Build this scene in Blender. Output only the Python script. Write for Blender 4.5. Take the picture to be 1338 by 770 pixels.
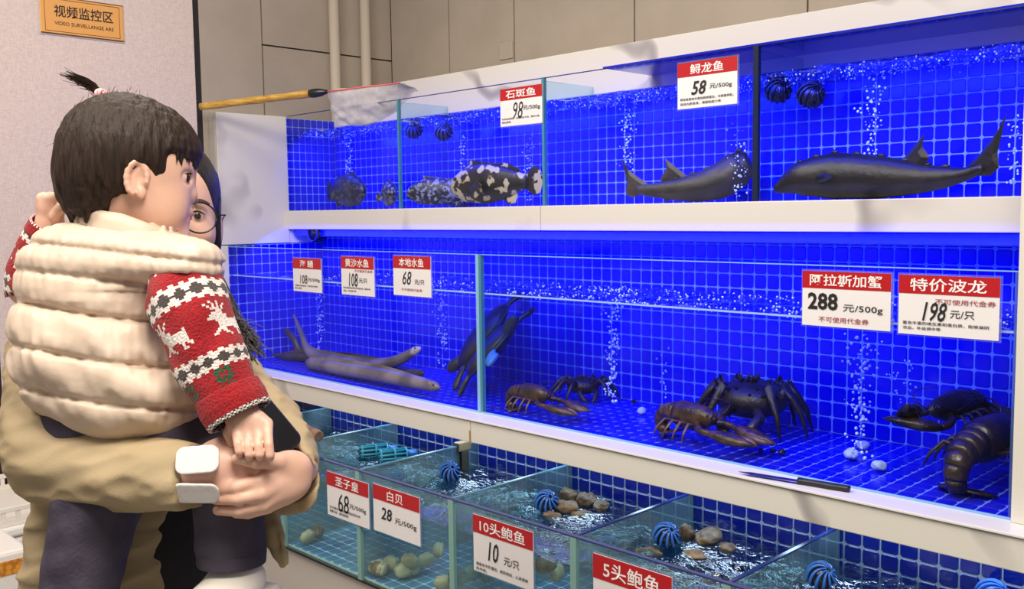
import bpy, bmesh, math, random
import numpy as np
from mathutils import Matrix, Vector

for o in list(bpy.data.objects):
    bpy.data.objects.remove(o, do_unlink=True)
scene = bpy.context.scene
COL = scene.collection
random.seed(7)
rng = np.random.default_rng(11)

# ------------------------------------------------------------------ camera
FPX = 1251.2
yaw, pitch, roll = (math.radians(a) for a in (45.26, -4.86, -0.754))
CAM = np.array([0.0, 0.0, 1.5])
FW = np.array([-math.sin(yaw) * math.cos(pitch), math.cos(yaw) * math.cos(pitch), math.sin(pitch)])
_r = np.array([math.cos(yaw), math.sin(yaw), 0.0])
_u = np.cross(_r, FW)
RT = math.cos(roll) * _r + math.sin(roll) * _u
UP = -math.sin(roll) * _r + math.cos(roll) * _u
cd = bpy.data.cameras.new('camera')
cam = bpy.data.objects.new('camera', cd)
COL.objects.link(cam)
cd.sensor_width = 36.0
cd.lens = FPX / 1338 * 36.0
cd.clip_start = 0.02
cam.matrix_world = Matrix(((RT[0], UP[0], -FW[0], CAM[0]), (RT[1], UP[1], -FW[1], CAM[1]),
                           (RT[2], UP[2], -FW[2], CAM[2]), (0, 0, 0, 1)))
scene.camera = cam

# ------------------------------------------------------------------ world, lamps, exposure
vs = scene.view_settings
vs.view_transform = 'Standard'
vs.look = 'None'
vs.exposure = -0.16
vs.gamma = 1.0
vs.use_curve_mapping = False
scene.cycles.use_denoising = True
scene.cycles.max_bounces = 10
scene.cycles.transparent_max_bounces = 24
scene.cycles.caustics_reflective = False
scene.cycles.caustics_refractive = False
scene.cycles.sample_clamp_indirect = 6.0
w = bpy.data.worlds.new('room_air')
scene.world = w
w.use_nodes = True
w.node_tree.nodes['Background'].inputs[0].default_value = (1.0, 0.93, 0.85, 1)
w.node_tree.nodes['Background'].inputs[1].default_value = 0.34


def lamp(name, loc, target, sx, sy, power, color):
    l = bpy.data.lights.new(name, 'AREA')
    l.shape = 'RECTANGLE'
    l.size = sx
    l.size_y = sy
    l.energy = power
    l.color = color
    o = bpy.data.objects.new(name, l)
    COL.objects.link(o)
    d = (Vector(target) - Vector(loc)).normalized()
    zc = -d
    xc = Vector((1, 0, 0)) if abs(d.x) < .9 else Vector((0, 1, 0))
    yc = zc.cross(xc).normalized()
    xc = yc.cross(zc).normalized()
    o.matrix_world = Matrix(((xc.x, yc.x, zc.x, loc[0]), (xc.y, yc.y, zc.y, loc[1]), (xc.z, yc.z, zc.z, loc[2]), (0, 0, 0, 1)))
    return o


WARM = (1.0, 0.90, 0.78)
lamp('ceiling_lamp', (-0.15, 0.25, 2.85), (-1.2, 0.8, 1.0), 0.7, 0.7, 52, WARM)
lamp('ceiling_lamp', (-1.5, -0.5, 2.85), (-1.9, 0.6, 0.9), 0.7, 0.7, 34, WARM)
lamp('ceiling_lamp', (-1.9, 0.9, 2.85), (-1.9, 1.5, 0.9), 1.2, 0.4, 22, WARM)
BLUE = (0.012, 0.035, 1.0)
lamp('tank_strip_lamp', (-1.93, 2.045, 1.80), (-1.93, 2.30, 1.58), 2.5, 0.05, 12.5, BLUE)
lamp('tank_strip_lamp', (-1.93, 1.90, 1.425), (-1.93, 2.10, 1.0), 2.6, 0.06, 15.5, BLUE)
lamp('tank_strip_lamp', (-1.6, 1.86, 0.872), (-1.6, 1.80, 0.5), 2.6, 0.05, 4, (0.55, 0.75, 1.0))


# ------------------------------------------------------------------ pixels to places (frame 1338 x 770)
def ray(x, y):
    return FW + (x - 669) / FPX * RT - (y - 385) / FPX * UP


def at(x, y, X=None, Y=None, Z=None, t=None):
    d = ray(x, y)
    if X is not None:
        t = (X - CAM[0]) / d[0]
    elif Y is not None:
        t = (Y - CAM[1]) / d[1]
    elif Z is not None:
        t = (Z - CAM[2]) / d[2]
    return CAM + t * d


def depth(p):
    return float((np.asarray(p) - CAM) @ FW)


# ------------------------------------------------------------------ materials
MATS = {}


class N:
    """small helper around a node tree"""
    def __init__(self, name):
        m = bpy.data.materials.new(name)
        m.use_nodes = True
        self.m, self.t = m, m.node_tree
        self.t.nodes.clear()
        self.out = self.t.nodes.new('ShaderNodeOutputMaterial')

    def n(self, kind, **kw):
        nd = self.t.nodes.new(kind)
        for k, v in kw.items():
            if hasattr(nd, k) and k not in ('inputs',):
                setattr(nd, k, v)
        return nd

    def l(self, a, b):
        self.t.links.new(a, b)


def rgb(c):
    return (c[0], c[1], c[2], 1.0)


def mat(name, col, rough=0.5, metal=0.0, spec=0.5, col2=None, nscale=20.0, nlo=0.4, nhi=0.6, bump=0.0, bscale=60.0,
        stretch=None, sheen=0.0, sss=0.0, emit=None, estr=0.0, coat=0.0, ntype='noise', detail=4.0):
    if name in MATS:
        return MATS[name]
    g = N(name)
    p = g.n('ShaderNodeBsdfPrincipled')
    g.l(p.outputs[0], g.out.inputs[0])
    p.inputs['Base Color'].default_value = rgb(col)
    p.inputs['Roughness'].default_value = rough
    p.inputs['Metallic'].default_value = metal
    p.inputs['Specular IOR Level'].default_value = spec
    p.inputs['Coat Weight'].default_value = coat
    if sheen:
        p.inputs['Sheen Weight'].default_value = sheen
    if sss:
        p.inputs['Subsurface Weight'].default_value = sss
        p.inputs['Subsurface Radius'].default_value = (0.012, 0.005, 0.003)
        p.inputs['Subsurface Scale'].default_value = 0.6
    if emit:
        p.inputs['Emission Color'].default_value = rgb(emit)
        p.inputs['Emission Strength'].default_value = estr
    tc = g.n('ShaderNodeTexCoord')
    mp = g.n('ShaderNodeMapping')
    g.l(tc.outputs['Object'], mp.inputs[0])
    if stretch:
        mp.inputs['Scale'].default_value = stretch
    if col2 is not None:
        if ntype == 'voronoi':
            nz = g.n('ShaderNodeTexVoronoi')
            nz.inputs['Scale'].default_value = nscale
            src = nz.outputs['Distance']
        else:
            nz = g.n('ShaderNodeTexNoise')
            nz.inputs['Scale'].default_value = nscale
            nz.inputs['Detail'].default_value = detail
            src = nz.outputs[0]
        g.l(mp.outputs[0], nz.inputs['Vector'])
        cr = g.n('ShaderNodeValToRGB')
        cr.color_ramp.elements[0].position = nlo
        cr.color_ramp.elements[1].position = nhi
        cr.color_ramp.elements[0].color = rgb(col)
        cr.color_ramp.elements[1].color = rgb(col2)
        g.l(src, cr.inputs[0])
        g.l(cr.outputs[0], p.inputs['Base Color'])
    if bump:
        nb = g.n('ShaderNodeTexNoise')
        nb.inputs['Scale'].default_value = bscale
        nb.inputs['Detail'].default_value = 5
        g.l(mp.outputs[0], nb.inputs['Vector'])
        bp = g.n('ShaderNodeBump')
        bp.inputs['Strength'].default_value = min(1.0, bump)
        bp.inputs['Distance'].default_value = 0.004
        g.l(nb.outputs[0], bp.inputs['Height'])
        g.l(bp.outputs[0], p.inputs['Normal'])
    MATS[name] = g.m
    return g.m


def sheet_glass(name, tint, gloss=1.0, film=0.0, filmcol=(0.5, 0.6, 0.6), rough=0.03, ior=1.5, bump=0.0, bscale=30.0, minrefl=0.0, fstretch=None):
    """thin see-through sheet: transparent + mirror reflection (+ a diffuse film; on tank glass it paints reflected haze)"""
    if name in MATS:
        return MATS[name]
    g = N(name)
    tr = g.n('ShaderNodeBsdfTransparent')
    tr.inputs[0].default_value = rgb(tint)
    gl = g.n('ShaderNodeBsdfGlossy')
    gl.inputs['Roughness'].default_value = rough
    gl.inputs['Color'].default_value = (gloss, gloss, gloss, 1)
    r0 = ((ior - 1) / (ior + 1)) ** 2
    fr = g.n('ShaderNodeLayerWeight')
    fr.inputs[0].default_value = 0.5
    pw = g.n('ShaderNodeMath', operation='POWER')
    pw.inputs[1].default_value = 5.0
    g.l(fr.outputs['Facing'], pw.inputs[0])
    ml = g.n('ShaderNodeMath', operation='MULTIPLY_ADD')
    ml.inputs[1].default_value = (1 - r0) * min(1.0, ior - .5)
    ml.inputs[2].default_value = r0
    g.l(pw.outputs[0], ml.inputs[0])
    mth = g.n('ShaderNodeMath', operation='MAXIMUM')
    g.l(ml.outputs[0], mth.inputs[0])
    mth.inputs[1].default_value = minrefl
    mx = g.n('ShaderNodeMixShader')
    g.l(mth.outputs[0], mx.inputs[0])
    base = tr
    tc = g.n('ShaderNodeTexCoord')
    if film:
        df = g.n('ShaderNodeBsdfDiffuse')
        df.inputs[0].default_value = rgb(filmcol)
        nz = g.n('ShaderNodeTexNoise')
        nz.inputs['Scale'].default_value = 9
        nz.inputs['Detail'].default_value = 5
        mpf = g.n('ShaderNodeMapping')
        mpf.inputs['Scale'].default_value = fstretch or (1, 1, 1)
        g.l(tc.outputs['Object'], mpf.inputs[0])
        g.l(mpf.outputs[0], nz.inputs['Vector'])
        mr = g.n('ShaderNodeMapRange')
        mr.inputs[1].default_value = 0.3
        mr.inputs[2].default_value = 0.7
        mr.inputs[3].default_value = film * 0.45
        mr.inputs[4].default_value = film * 1.4
        g.l(nz.outputs[0], mr.inputs[0])
        mf = g.n('ShaderNodeMixShader')
        g.l(mr.outputs[0], mf.inputs[0])
        g.l(tr.outputs[0], mf.inputs[1])
        g.l(df.outputs[0], mf.inputs[2])
        base = mf
    g.l(base.outputs[0], mx.inputs[1])
    g.l(gl.outputs[0], mx.inputs[2])
    if bump:
        nb = g.n('ShaderNodeTexNoise')
        nb.inputs['Scale'].default_value = bscale
        nb.inputs['Detail'].default_value = 3
        g.l(tc.outputs['Object'], nb.inputs['Vector'])
        bp = g.n('ShaderNodeBump')
        bp.inputs['Strength'].default_value = bump
        bp.inputs['Distance'].default_value = 0.01
        g.l(nb.outputs[0], bp.inputs['Height'])
        g.l(bp.outputs[0], gl.inputs['Normal'])
    g.l(mx.outputs[0], g.out.inputs[0])
    MATS[name] = g.m
    return g.m


def marble_mat(name, col, vein):
    g = N(name)
    p = g.n('ShaderNodeBsdfPrincipled')
    g.l(p.outputs[0], g.out.inputs[0])
    p.inputs['Roughness'].default_value = 0.25
    tc = g.n('ShaderNodeTexCoord')
    wv = g.n('ShaderNodeTexWave')
    wv.wave_type = 'BANDS'
    wv.bands_direction = 'DIAGONAL'
    wv.inputs['Scale'].default_value = 0.75
    wv.inputs['Distortion'].default_value = 9.0
    wv.inputs['Detail'].default_value = 4.0
    wv.inputs['Detail Scale'].default_value = 1.3
    g.l(tc.outputs['Object'], wv.inputs['Vector'])
    cr = g.n('ShaderNodeValToRGB')
    e = cr.color_ramp.elements
    e[0].position = 0.0
    e[0].color = rgb(vein)
    e[1].position = 0.035
    e[1].color = rgb(col)
    g.l(wv.outputs[0], cr.inputs[0])
    nz = g.n('ShaderNodeTexNoise')
    nz.inputs['Scale'].default_value = 2.5
    g.l(tc.outputs['Object'], nz.inputs['Vector'])
    r2 = g.n('ShaderNodeValToRGB')
    r2.color_ramp.elements[0].position = 0.45
    r2.color_ramp.elements[1].position = 0.60
    mx = g.n('ShaderNodeMix', data_type='RGBA')
    g.l(nz.outputs[0], r2.inputs[0])
    g.l(r2.outputs[0], mx.inputs[0])
    mx.inputs[6].default_value = rgb(col)
    g.l(cr.outputs[0], mx.inputs[7])
    g.l(mx.outputs[2], p.inputs['Base Color'])
    MATS[name] = g.m
    return g.m


# ------------------------------------------------------------------ objects
WORLD_PARENTS = {}


def link(o, parent=None):
    COL.objects.link(o)
    if parent is not None:
        o.parent = parent
        if parent.name in WORLD_PARENTS:      # its parts are modelled in room coordinates
            o.matrix_parent_inverse = Matrix.Translation(-Vector(WORLD_PARENTS[parent.name]))
    return o


def tag(o, label, cat=None, group=None, kind=None):
    if label:
        o['label'] = label
    if cat:
        o['category'] = cat
    if group:
        o['group'] = group
    if kind:
        o['kind'] = kind
    return o


def empty(name, loc=(0, 0, 0), label=None, cat=None, group=None, kind=None, rot=None, world=False):
    o = bpy.data.objects.new(name, None)
    COL.objects.link(o)
    if world:
        WORLD_PARENTS[o.name] = tuple(map(float, loc))
    o.empty_display_size = 0.05
    o.location = loc
    if rot:
        o.rotation_euler = rot
    return tag(o, label, cat, group, kind)


def mobj(name, verts, faces, m, parent=None, smooth=False, uvs=None):
    me = bpy.data.meshes.new(name)
    me.from_pydata([tuple(map(float, v)) for v in verts], [], [tuple(map(int, f_)) for f_ in faces])
    me.materials.clear()
    for mm in (m if isinstance(m, (list, tuple)) else [m]):
        me.materials.append(mm)
    if smooth:
        me.polygons.foreach_set('use_smooth', [True] * len(me.polygons))
    me.update()
    return link(bpy.data.objects.new(name, me), parent)


class MB:
    """collects simple shapes for one mesh object"""
    def __init__(self):
        self.v, self.f, self.mi = [], [], []

    def add(self, v, f_, mi=0):
        b = len(self.v)
        self.v.extend([tuple(map(float, p)) for p in v])
        self.f.extend([tuple(int(i) + b for i in q) for q in f_])
        self.mi.extend([mi] * len(f_))
        return self

    def box(self, lo, hi, mi=0, bev=0.0, M=None):
        lo, hi = np.array(lo, float), np.array(hi, float)
        if bev <= 0:
            v = [(x, y, z) for z in (lo[2], hi[2]) for y in (lo[1], hi[1]) for x in (lo[0], hi[0])]
            f_ = [(0, 2, 3, 1), (4, 5, 7, 6), (0, 1, 5, 4), (2, 6, 7, 3), (0, 4, 6, 2), (1, 3, 7, 5)]
        else:
            bm = bmesh.new()
            bmesh.ops.create_cube(bm, size=1)
            for p in bm.verts:
                p.co = Vector([(lo[i] + hi[i]) / 2 + p.co[i] * (hi[i] - lo[i]) for i in range(3)])
            bmesh.ops.bevel(bm, geom=bm.edges[:], offset=bev, segments=2, profile=0.5, affect='EDGES')
            bm.verts.index_update()
            v = [tuple(p.co) for p in bm.verts]
            f_ = [[q.index for q in fc.verts] for fc in bm.faces]
            bm.free()
        if M is not None:
            v = [tuple(M @ Vector(p)) for p in v]
        return self.add(v, f_, mi)

    def tube(self, pts, rad, n=10, mi=0, cap=True, up=None, flat=None):
        """loft of rings along pts; rad per point: number or (w, h); flat not used"""
        v, f_ = loft(pts, rad, n, cap, up)
        return self.add(v, f_, mi)

    def ball(self, c, r, nu=12, nv=8, mi=0, M=None):
        r = np.ones(3) * r
        v = [(0, 0, 1)]
        for j in range(1, nv):
            a = math.pi * j / nv
            for i in range(nu):
                b = 2 * math.pi * i / nu
                v.append((math.sin(a) * math.cos(b), math.sin(a) * math.sin(b), math.cos(a)))
        v.append((0, 0, -1))
        f_ = [(0, 1 + i, 1 + (i + 1) % nu) for i in range(nu)]
        for j in range(nv - 2):
            for i in range(nu):
                a, b = 1 + j * nu + i, 1 + j * nu + (i + 1) % nu
                f_.append((a, a + nu, b + nu, b))
        l = len(v) - 1
        f_ += [(l, l - nu + (i + 1) % nu, l - nu + i) for i in range(nu)]
        v = np.array(v) * r
        if M is not None:
            v = v @ np.array(M)[:3, :3].T
        return self.add(v + np.array(c), f_, mi)

    def build(self, name, m, parent=None, smooth=False):
        o = mobj(name, self.v, self.f, m, parent, smooth)
        if isinstance(m, (list, tuple)) and len(m) > 1:
            o.data.polygons.foreach_set('material_index', self.mi)
        return o


def loft(pts, rad, n=10, cap=True, up=None):
    P = np.array(pts, float)
    k = len(P)
    T = np.gradient(P, axis=0)
    T /= np.linalg.norm(T, axis=1)[:, None] + 1e-12
    u = np.array(up if up is not None else (0, 0, 1.0), float)
    v = []
    for i in range(k):
        s = np.cross(T[i], u)
        if np.linalg.norm(s) < 1e-3:
            s = np.cross(T[i], (0.13, 1, 0.07))
        s /= np.linalg.norm(s)
        q = np.cross(s, T[i])
        if up is None:
            u = q
        r = rad[i] if hasattr(rad, '__len__') else rad
        a, b = (r if hasattr(r, '__len__') else (r, r))
        for j in range(n):
            th = 2 * math.pi * j / n
            v.append(P[i] + s * a * math.cos(th) + q * b * math.sin(th))
    f_ = []
    for i in range(k - 1):
        for j in range(n):
            a, b = i * n + j, i * n + (j + 1) % n
            f_.append((a, b, b + n, a + n))
    if cap:
        f_.append(tuple(range(n - 1, -1, -1)))
        f_.append(tuple((k - 1) * n + j for j in range(n)))
    return v, f_


def catmull(pts, m=6):
    P = np.array(pts, float)
    P = np.vstack([2 * P[0] - P[1], P, 2 * P[-1] - P[-2]])
    out = []
    for i in range(1, len(P) - 2):
        for s in range(m):
            t = s / m
            a, b, c, d = P[i - 1:i + 3]
            out.append(.5 * ((2 * b) + (-a + c) * t + (2 * a - 5 * b + 4 * c - d) * t * t + (-a + 3 * b - 3 * c + d) * t ** 3))
    out.append(P[-2])
    return np.array(out)


def copy_tree(o, parent=None):
    c = o.copy()
    COL.objects.link(c)
    c.parent = parent
    if parent is not None:
        c.matrix_parent_inverse = o.matrix_parent_inverse
    for ch in list(o.children):
        copy_tree(ch, c)
    return c


def slab(name, poly, thick, m, parent=None, bev=0.0, n=None):
    """flat polygon (3-D points) given thickness on both sides of its plane"""
    P = np.array(poly, float)
    if n is None:
        n = np.cross(P[1] - P[0], P[2] - P[0])
        n = n / np.linalg.norm(n)
    k = len(P)
    v = list(P + n * thick / 2) + list(P - n * thick / 2)
    f_ = [tuple(range(k)), tuple(range(2 * k - 1, k - 1, -1))] + [(i, i + k, (i + 1) % k + k, (i + 1) % k) for i in range(k)]
    return mobj(name, v, f_, m, parent)

# ------------------------------------------------------------------ the room shell
XW = -3.30                      # left wall
XL = -3.252                     # inner face of the tank surround's left jamb
YL, YU, YF = 1.75, 2.013, 1.48  # front glass of middle, upper, bottom tier
YBU, YBM, YBB = 2.233, 2.16, 1.92
YW = float(at(511, 50, X=XW)[1])  # back wall
XR = -0.54
MARB = marble_mat('white_marble', (0.70, 0.68, 0.62), (0.36, 0.34, 0.33))
MARB_BASE = marble_mat('grey_marble', (0.55, 0.52, 0.47), (0.25, 0.24, 0.23))

floor_m = mat('floor_stone', (0.30, 0.27, 0.24), 0.35, col2=(0.36, 0.33, 0.29), nscale=6, nlo=.3, nhi=.7)
fl = MB().box((-3.45, -2.2, -0.05), (1.6, YW + .05, 0.0)).build('floor', floor_m)
tag(fl, 'grey stone floor under the tanks', kind='structure')


def wallpaper():
    g = N('woven_wallpaper')
    p = g.n('ShaderNodeBsdfPrincipled')
    g.l(p.outputs[0], g.out.inputs[0])
    p.inputs['Roughness'].default_value = 0.8
    tc = g.n('ShaderNodeTexCoord')
    hs = []
    for st in ((1, 60, 420), (1, 420, 60)):
        mp = g.n('ShaderNodeMapping')
        mp.inputs['Scale'].default_value = st
        g.l(tc.outputs['Object'], mp.inputs[0])
        nz = g.n('ShaderNodeTexNoise')
        nz.inputs['Scale'].default_value = 1.0
        nz.inputs['Detail'].default_value = 2
        g.l(mp.outputs[0], nz.inputs['Vector'])
        hs.append(nz)
    ad = g.n('ShaderNodeMath', operation='ADD')
    g.l(hs[0].outputs[0], ad.inputs[0])
    g.l(hs[1].outputs[0], ad.inputs[1])
    cr = g.n('ShaderNodeValToRGB')
    cr.color_ramp.elements[0].position = 0.35
    cr.color_ramp.elements[1].position = 0.65
    cr.color_ramp.elements[0].color = rgb((0.56, 0.45, 0.43))
    cr.color_ramp.elements[1].color = rgb((0.70, 0.60, 0.57))
    mm = g.n('ShaderNodeMath', operation='MULTIPLY')
    mm.inputs[1].default_value = 0.5
    g.l(ad.outputs[0], mm.inputs[0])
    g.l(mm.outputs[0], cr.inputs[0])
    g.l(cr.outputs[0], p.inputs['Base Color'])
    bp = g.n('ShaderNodeBump')
    bp.inputs['Strength'].default_value = 0.5
    bp.inputs['Distance'].default_value = 0.002
    g.l(mm.outputs[0], bp.inputs['Height'])
    g.l(bp.outputs[0], p.inputs['Normal'])
    return g.m


WP = wallpaper()
PANEL = mat('beige_wall_panel', (0.36, 0.31, 0.26), 0.6, col2=(0.39, 0.335, 0.285), nscale=5, bump=0.15, bscale=160)
BLACK = mat('black_gap', (0.012, 0.011, 0.011), 0.5)
yb = float(at(259.5, 110, X=XW)[1])
yb2 = float(at(0.5, 560, X=XW)[1])
wl = MB().box((XW - .10, -2.2, 0), (XW - .02, YW + .08, 3.0)).build('wall_left', mat('wall_core', (0.03, 0.028, 0.026), 0.8))
tag(wl, 'left wall of wallpaper boards and beige panels', kind='structure')
for y0, y1 in ((-2.2, yb2 - .012), (yb2 + .012, yb - .012)):
    MB().box((XW - .02, y0, 0), (XW, y1, 3.0)).build('wallpaper_board', WP, wl)
for k, yy in enumerate((yb, yb2)):
    t = MB().box((XW - .02, yy - .012, 0), (XW - .004, yy + .012, 3.0)).build('trim_%d' % (k + 1), BLACK)
    tag(t, ('black joint strip between pink wallpaper and beige panels', 'black joint strip by the white crate')[k], kind='structure')
yj = float(at(343, 55, X=XW)[1])
zj = float(at(343, 58.3, X=XW)[2])
g_ = 0.003
for (y0, y1, z0, z1) in ((yb + .012, yj - g_, 0, 3.0), (yj + g_, YW, 0, zj - g_), (yj + g_, YW, zj + g_, 3.0)):
    MB().box((XW - .02, y0, z0), (XW - .002, y1, z1)).build('panel', PANEL, wl)
wb = MB().box((XW - .10, YW + .02, 0), (1.6, YW + .10, 3.0)).build('wall_back', MATS['wall_core'])
tag(wb, 'back wall of beige panels above the tanks', kind='structure')
xs = [XW] + [float(at(x, y, Y=YW)[0]) for x, y in ((587, 60), (672, 45), (829, 25))]
xs += [xs[-1] + .62, xs[-1] + 1.24, 1.6]
for a, b in zip(xs[:-1], xs[1:]):
    MB().box((a + g_, YW, 1.9), (b - g_, YW + .02, 3.0)).build('panel', PANEL, wb)
MB().box((XW, YW, 0), (1.6, YW + .02, 1.9 - g_)).build('panel', PANEL, wb)
# small wall plate in the back panel
p0, p1 = at(653.5, 57, Y=YW), at(671, 76, Y=YW)
o = MB().box((p0[0], YW - .006, p1[2]), (p1[0], YW, p0[2]), bev=.002).build('wall_plate', mat('plate_beige', (0.40, 0.35, 0.30), .5))
tag(o, 'small square beige blanking plate on the back wall', 'wall plate')
# two pipes on the left wall
for px_, lab in ((437, 'beige vertical pipe nearer the black joint strip'), (477.5, 'beige vertical pipe nearer the room corner')):
    c = at(px_, 50, X=XW + .022)
    m_ = MB()
    m_.tube([(XW + .022, c[1], 0.0), (XW + .022, c[1], 3.0)], 0.021, 16)
    o = m_.build('wall_pipe', mat('pipe_beige', (0.52, 0.46, 0.39), .4), smooth=True)
    tag(o, lab, 'pipe', 'pipes on the left wall')


# ------------------------------------------------------------------ lettering
LETTERS = []


def lettering(body, parent, x0, x1, z0, z1, m, bold=0.0, shear=0.0, y=0.0, name='lettering', axis='xz', stretch=True, space=1.0):
    """text fitted into the rectangle x0..x1, z0..z1 of a sign's own face (facing -Y)"""
    cu = bpy.data.curves.new(name, 'FONT')
    cu.body = body
    cu.offset = bold
    cu.shear = shear
    cu.space_character = space
    cu.space_line = 1.05
    cu.resolution_u = 2
    o = bpy.data.objects.new('tmp', cu)
    COL.objects.link(o)
    LETTERS.append((o, parent, x0, x1, z0, z1, m, y, name, stretch))


def bake_letters():
    bpy.context.view_layer.update()
    dg = bpy.context.evaluated_depsgraph_get()
    for o, parent, x0, x1, z0, z1, m, y, name, stretch in LETTERS:
        me = bpy.data.meshes.new_from_object(o.evaluated_get(dg))
        n = len(me.vertices)
        co = np.empty(n * 3)
        me.vertices.foreach_get('co', co)
        co = co.reshape(-1, 3)
        lo, hi = co.min(0), co.max(0)
        sx = (x1 - x0) / (hi[0] - lo[0])
        sz = (z1 - z0) / (hi[1] - lo[1])
        if not stretch:
            sx = sz = min(sx, sz)
        out = np.stack([(co[:, 0] - lo[0]) * sx + x0, np.full(n, y), (co[:, 1] - lo[1]) * sz + z0], 1)
        me.vertices.foreach_set('co', out.ravel())
        me.materials.clear()
        me.materials.append(m)
        me.name = name
        me.update()
        q = bpy.data.objects.new(name, me)
        link(q, parent)
        cu = o.data
        bpy.data.objects.remove(o)
        bpy.data.curves.remove(cu)
    LETTERS.clear()


# the wall sign: faces +X, so its local -Y turned to +X
tl, br = at(50, -7, X=XW), at(161.5, 54.5, X=XW)
ws = empty('wall_sign', (XW + .001, (tl[1] + br[1]) / 2, (tl[2] + br[2]) / 2), 'orange framed plaque with black lettering on the pink wallpaper', 'sign')
ws.rotation_euler = (0, 0, math.pi / 2)
hw, hh = (br[1] - tl[1]) / 2, (tl[2] - br[2]) / 2
ORG = mat('plaque_orange', (0.72, 0.36, 0.11), .3)
DRK = mat('plaque_dark', (0.09, 0.035, 0.01), .4)
INK = mat('black_ink', (0.012, 0.012, 0.014), .5)
MB().box((-hw, -.006, -hh), (hw, .0, hh), bev=.002).build('plaque', ORG, ws)
mt = mat('clear_backing', (0.55, 0.5, 0.5), .2)
MB().box((-hw - .006, -.002, -hh - .006), (hw + .004, .0, hh + .004), bev=.0005).build('backing', mt, ws)
b = MB()
for i0, i1, j0, j1 in ((-1, 1, .86, .885), (-1, 1, -.885, -.86)):
    b.box((-hw * .9, -.0068, hh * i0 * 0 + hh * j0), (hw * .9, -.006, hh * j1))
for s in (-.9, .89):
    b.box((hw * s, -.0068, -hh * .885), (hw * (s + .01), -.006, hh * .885))
b.build('border', DRK, ws)
b = MB()
for s in (-1, 1):
    b.box((-hw, -.0066, s * hh - .0012), (hw, -.0055, s * hh + .0012))
b.build('rim', DRK, ws)
lettering('视频监控区', ws, -hw * .68, hw * .74, hh * -.08, hh * .58, INK, bold=.012, y=-.0068)
lettering('VIDEO SURVELLANGE ARE', ws, -hw * .68, hw * .74, -hh * .52, -hh * .32, INK, bold=.006, y=-.0068)

# ------------------------------------------------------------------ marble surround
st = empty('trim_3', (-1.9, 1.9, 0), 'white veined marble frame carrying three tiers of tanks', kind='structure', world=True)


def part(name, lo, hi, m, parent, bev=0.0):
    return MB().box(lo, hi, bev=bev).build(name, m, parent)


xj1 = float(at(709, 285, Y=YU)[0])
xj2 = float(at(613.5, 560, Y=1.68)[0])
for a, b in ((XL, xj1 - .0012), (xj1 + .0012, XR)):
    part('marble_ledge', (a, YU - .010, 1.449), (b, YBU + .02, 1.520), MARB, st, .002)
for a, b in ((XL, xj2 - .0015), (xj2 + .0015, -0.44)):
    part('marble_ledge', (a, 1.682, 0.893), (b, YL, 0.951), MARB, st, .002)
    part('ledge_cap', (a, 1.676, 0.9535), (b, YL + .0, 0.9585), mat('cap_white', (0.80, 0.79, 0.76), .3), st, .001)
part('ledge_core', (XL, YL, 0.90), (-0.44, YBM + .04, 0.951), mat('core_dark', (0.05, 0.05, 0.06), .6), st)
part('ledge_seal', (XL, 1.685, 0.9508), (-0.44, YL, 0.9536), BLACK, st)
part('marble_jamb', (XW, 1.722, 1.397), (XL, YU, 1.881), MARB, st, .002)
part('marble_jamb', (XW, 1.722, 0.9585), (XL, YL, 1.394), MARB, st, .002)
part('marble_jamb', (XW, YU + .0015, 1.3965), (XL, YU + .1, 1.452), MARB, st)
part('jamb_edge', (XW - .0, 1.716, 0.90), (XL - .004, 1.7225, 1.8815), mat('grey_edge', (0.42, 0.40, 0.37), .4), st, .001)
part('marble_post', (-0.5415, 1.735, 0.9585), (-0.49, 2.3, 1.775), MARB, st, .002)
part('marble_backsplash', (XL + .0, YBU - .0, 1.851), (0.3, YW - .003, 1.987), MARB, st, .002)
part('marble_plinth', (XL, YF + .015, 0.0), (-0.44, YBB + .1, 0.505), MARB_BASE, st, .003)
# rust streak at the joint of the lower ledge
part('rust_streak', (xj2 - .004, 1.6812, 0.894), (xj2 + .002, 1.6818, 0.925), mat('rust', (0.42, 0.22, 0.06), .8), st)
# semicircular drain notch under the upper ledge, seen as a black mouth
c = at(410, 303, Y=YBM - .02)

# ------------------------------------------------------------------ tiles
TILE = mat('blue_glazed_tile', (0.001, 0.002, 0.50), 0.15, col2=(0.002, 0.004, 0.62), nscale=3, spec=.3)
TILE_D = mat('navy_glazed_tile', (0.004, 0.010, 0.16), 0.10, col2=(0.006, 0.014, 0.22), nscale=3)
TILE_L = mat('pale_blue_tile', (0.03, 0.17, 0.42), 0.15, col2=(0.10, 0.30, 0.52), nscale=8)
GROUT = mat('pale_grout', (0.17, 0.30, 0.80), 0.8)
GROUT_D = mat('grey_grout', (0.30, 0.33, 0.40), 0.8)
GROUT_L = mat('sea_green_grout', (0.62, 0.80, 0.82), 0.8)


def tile_mesh(name, w_, h_, d_, m):
    c = min(w_, h_) * .12
    b = min(w_, h_) * .05
    def ring(x, y, cc, z):
        return [(-x + cc, -y, z), (x - cc, -y, z), (x, -y + cc, z), (x, y - cc, z), (x - cc, y, z), (-x + cc, y, z), (-x, y - cc, z), (-x, -y + cc, z)]
    v = ring(w_ / 2, h_ / 2, c, 0) + ring(w_ / 2, h_ / 2, c, d_ * .6) + ring(w_ / 2 - b, h_ / 2 - b, c * .8, d_)
    f_ = [tuple(range(16, 24))]
    for r in (0, 8):
        f_ += [(r + i, r + (i + 1) % 8, r + 8 + (i + 1) % 8, r + 8 + i) for i in range(8)]
    me = bpy.data.meshes.new(name)
    me.from_pydata(v, [], f_)
    me.materials.append(m)
    return me, np.array(v), f_


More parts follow.
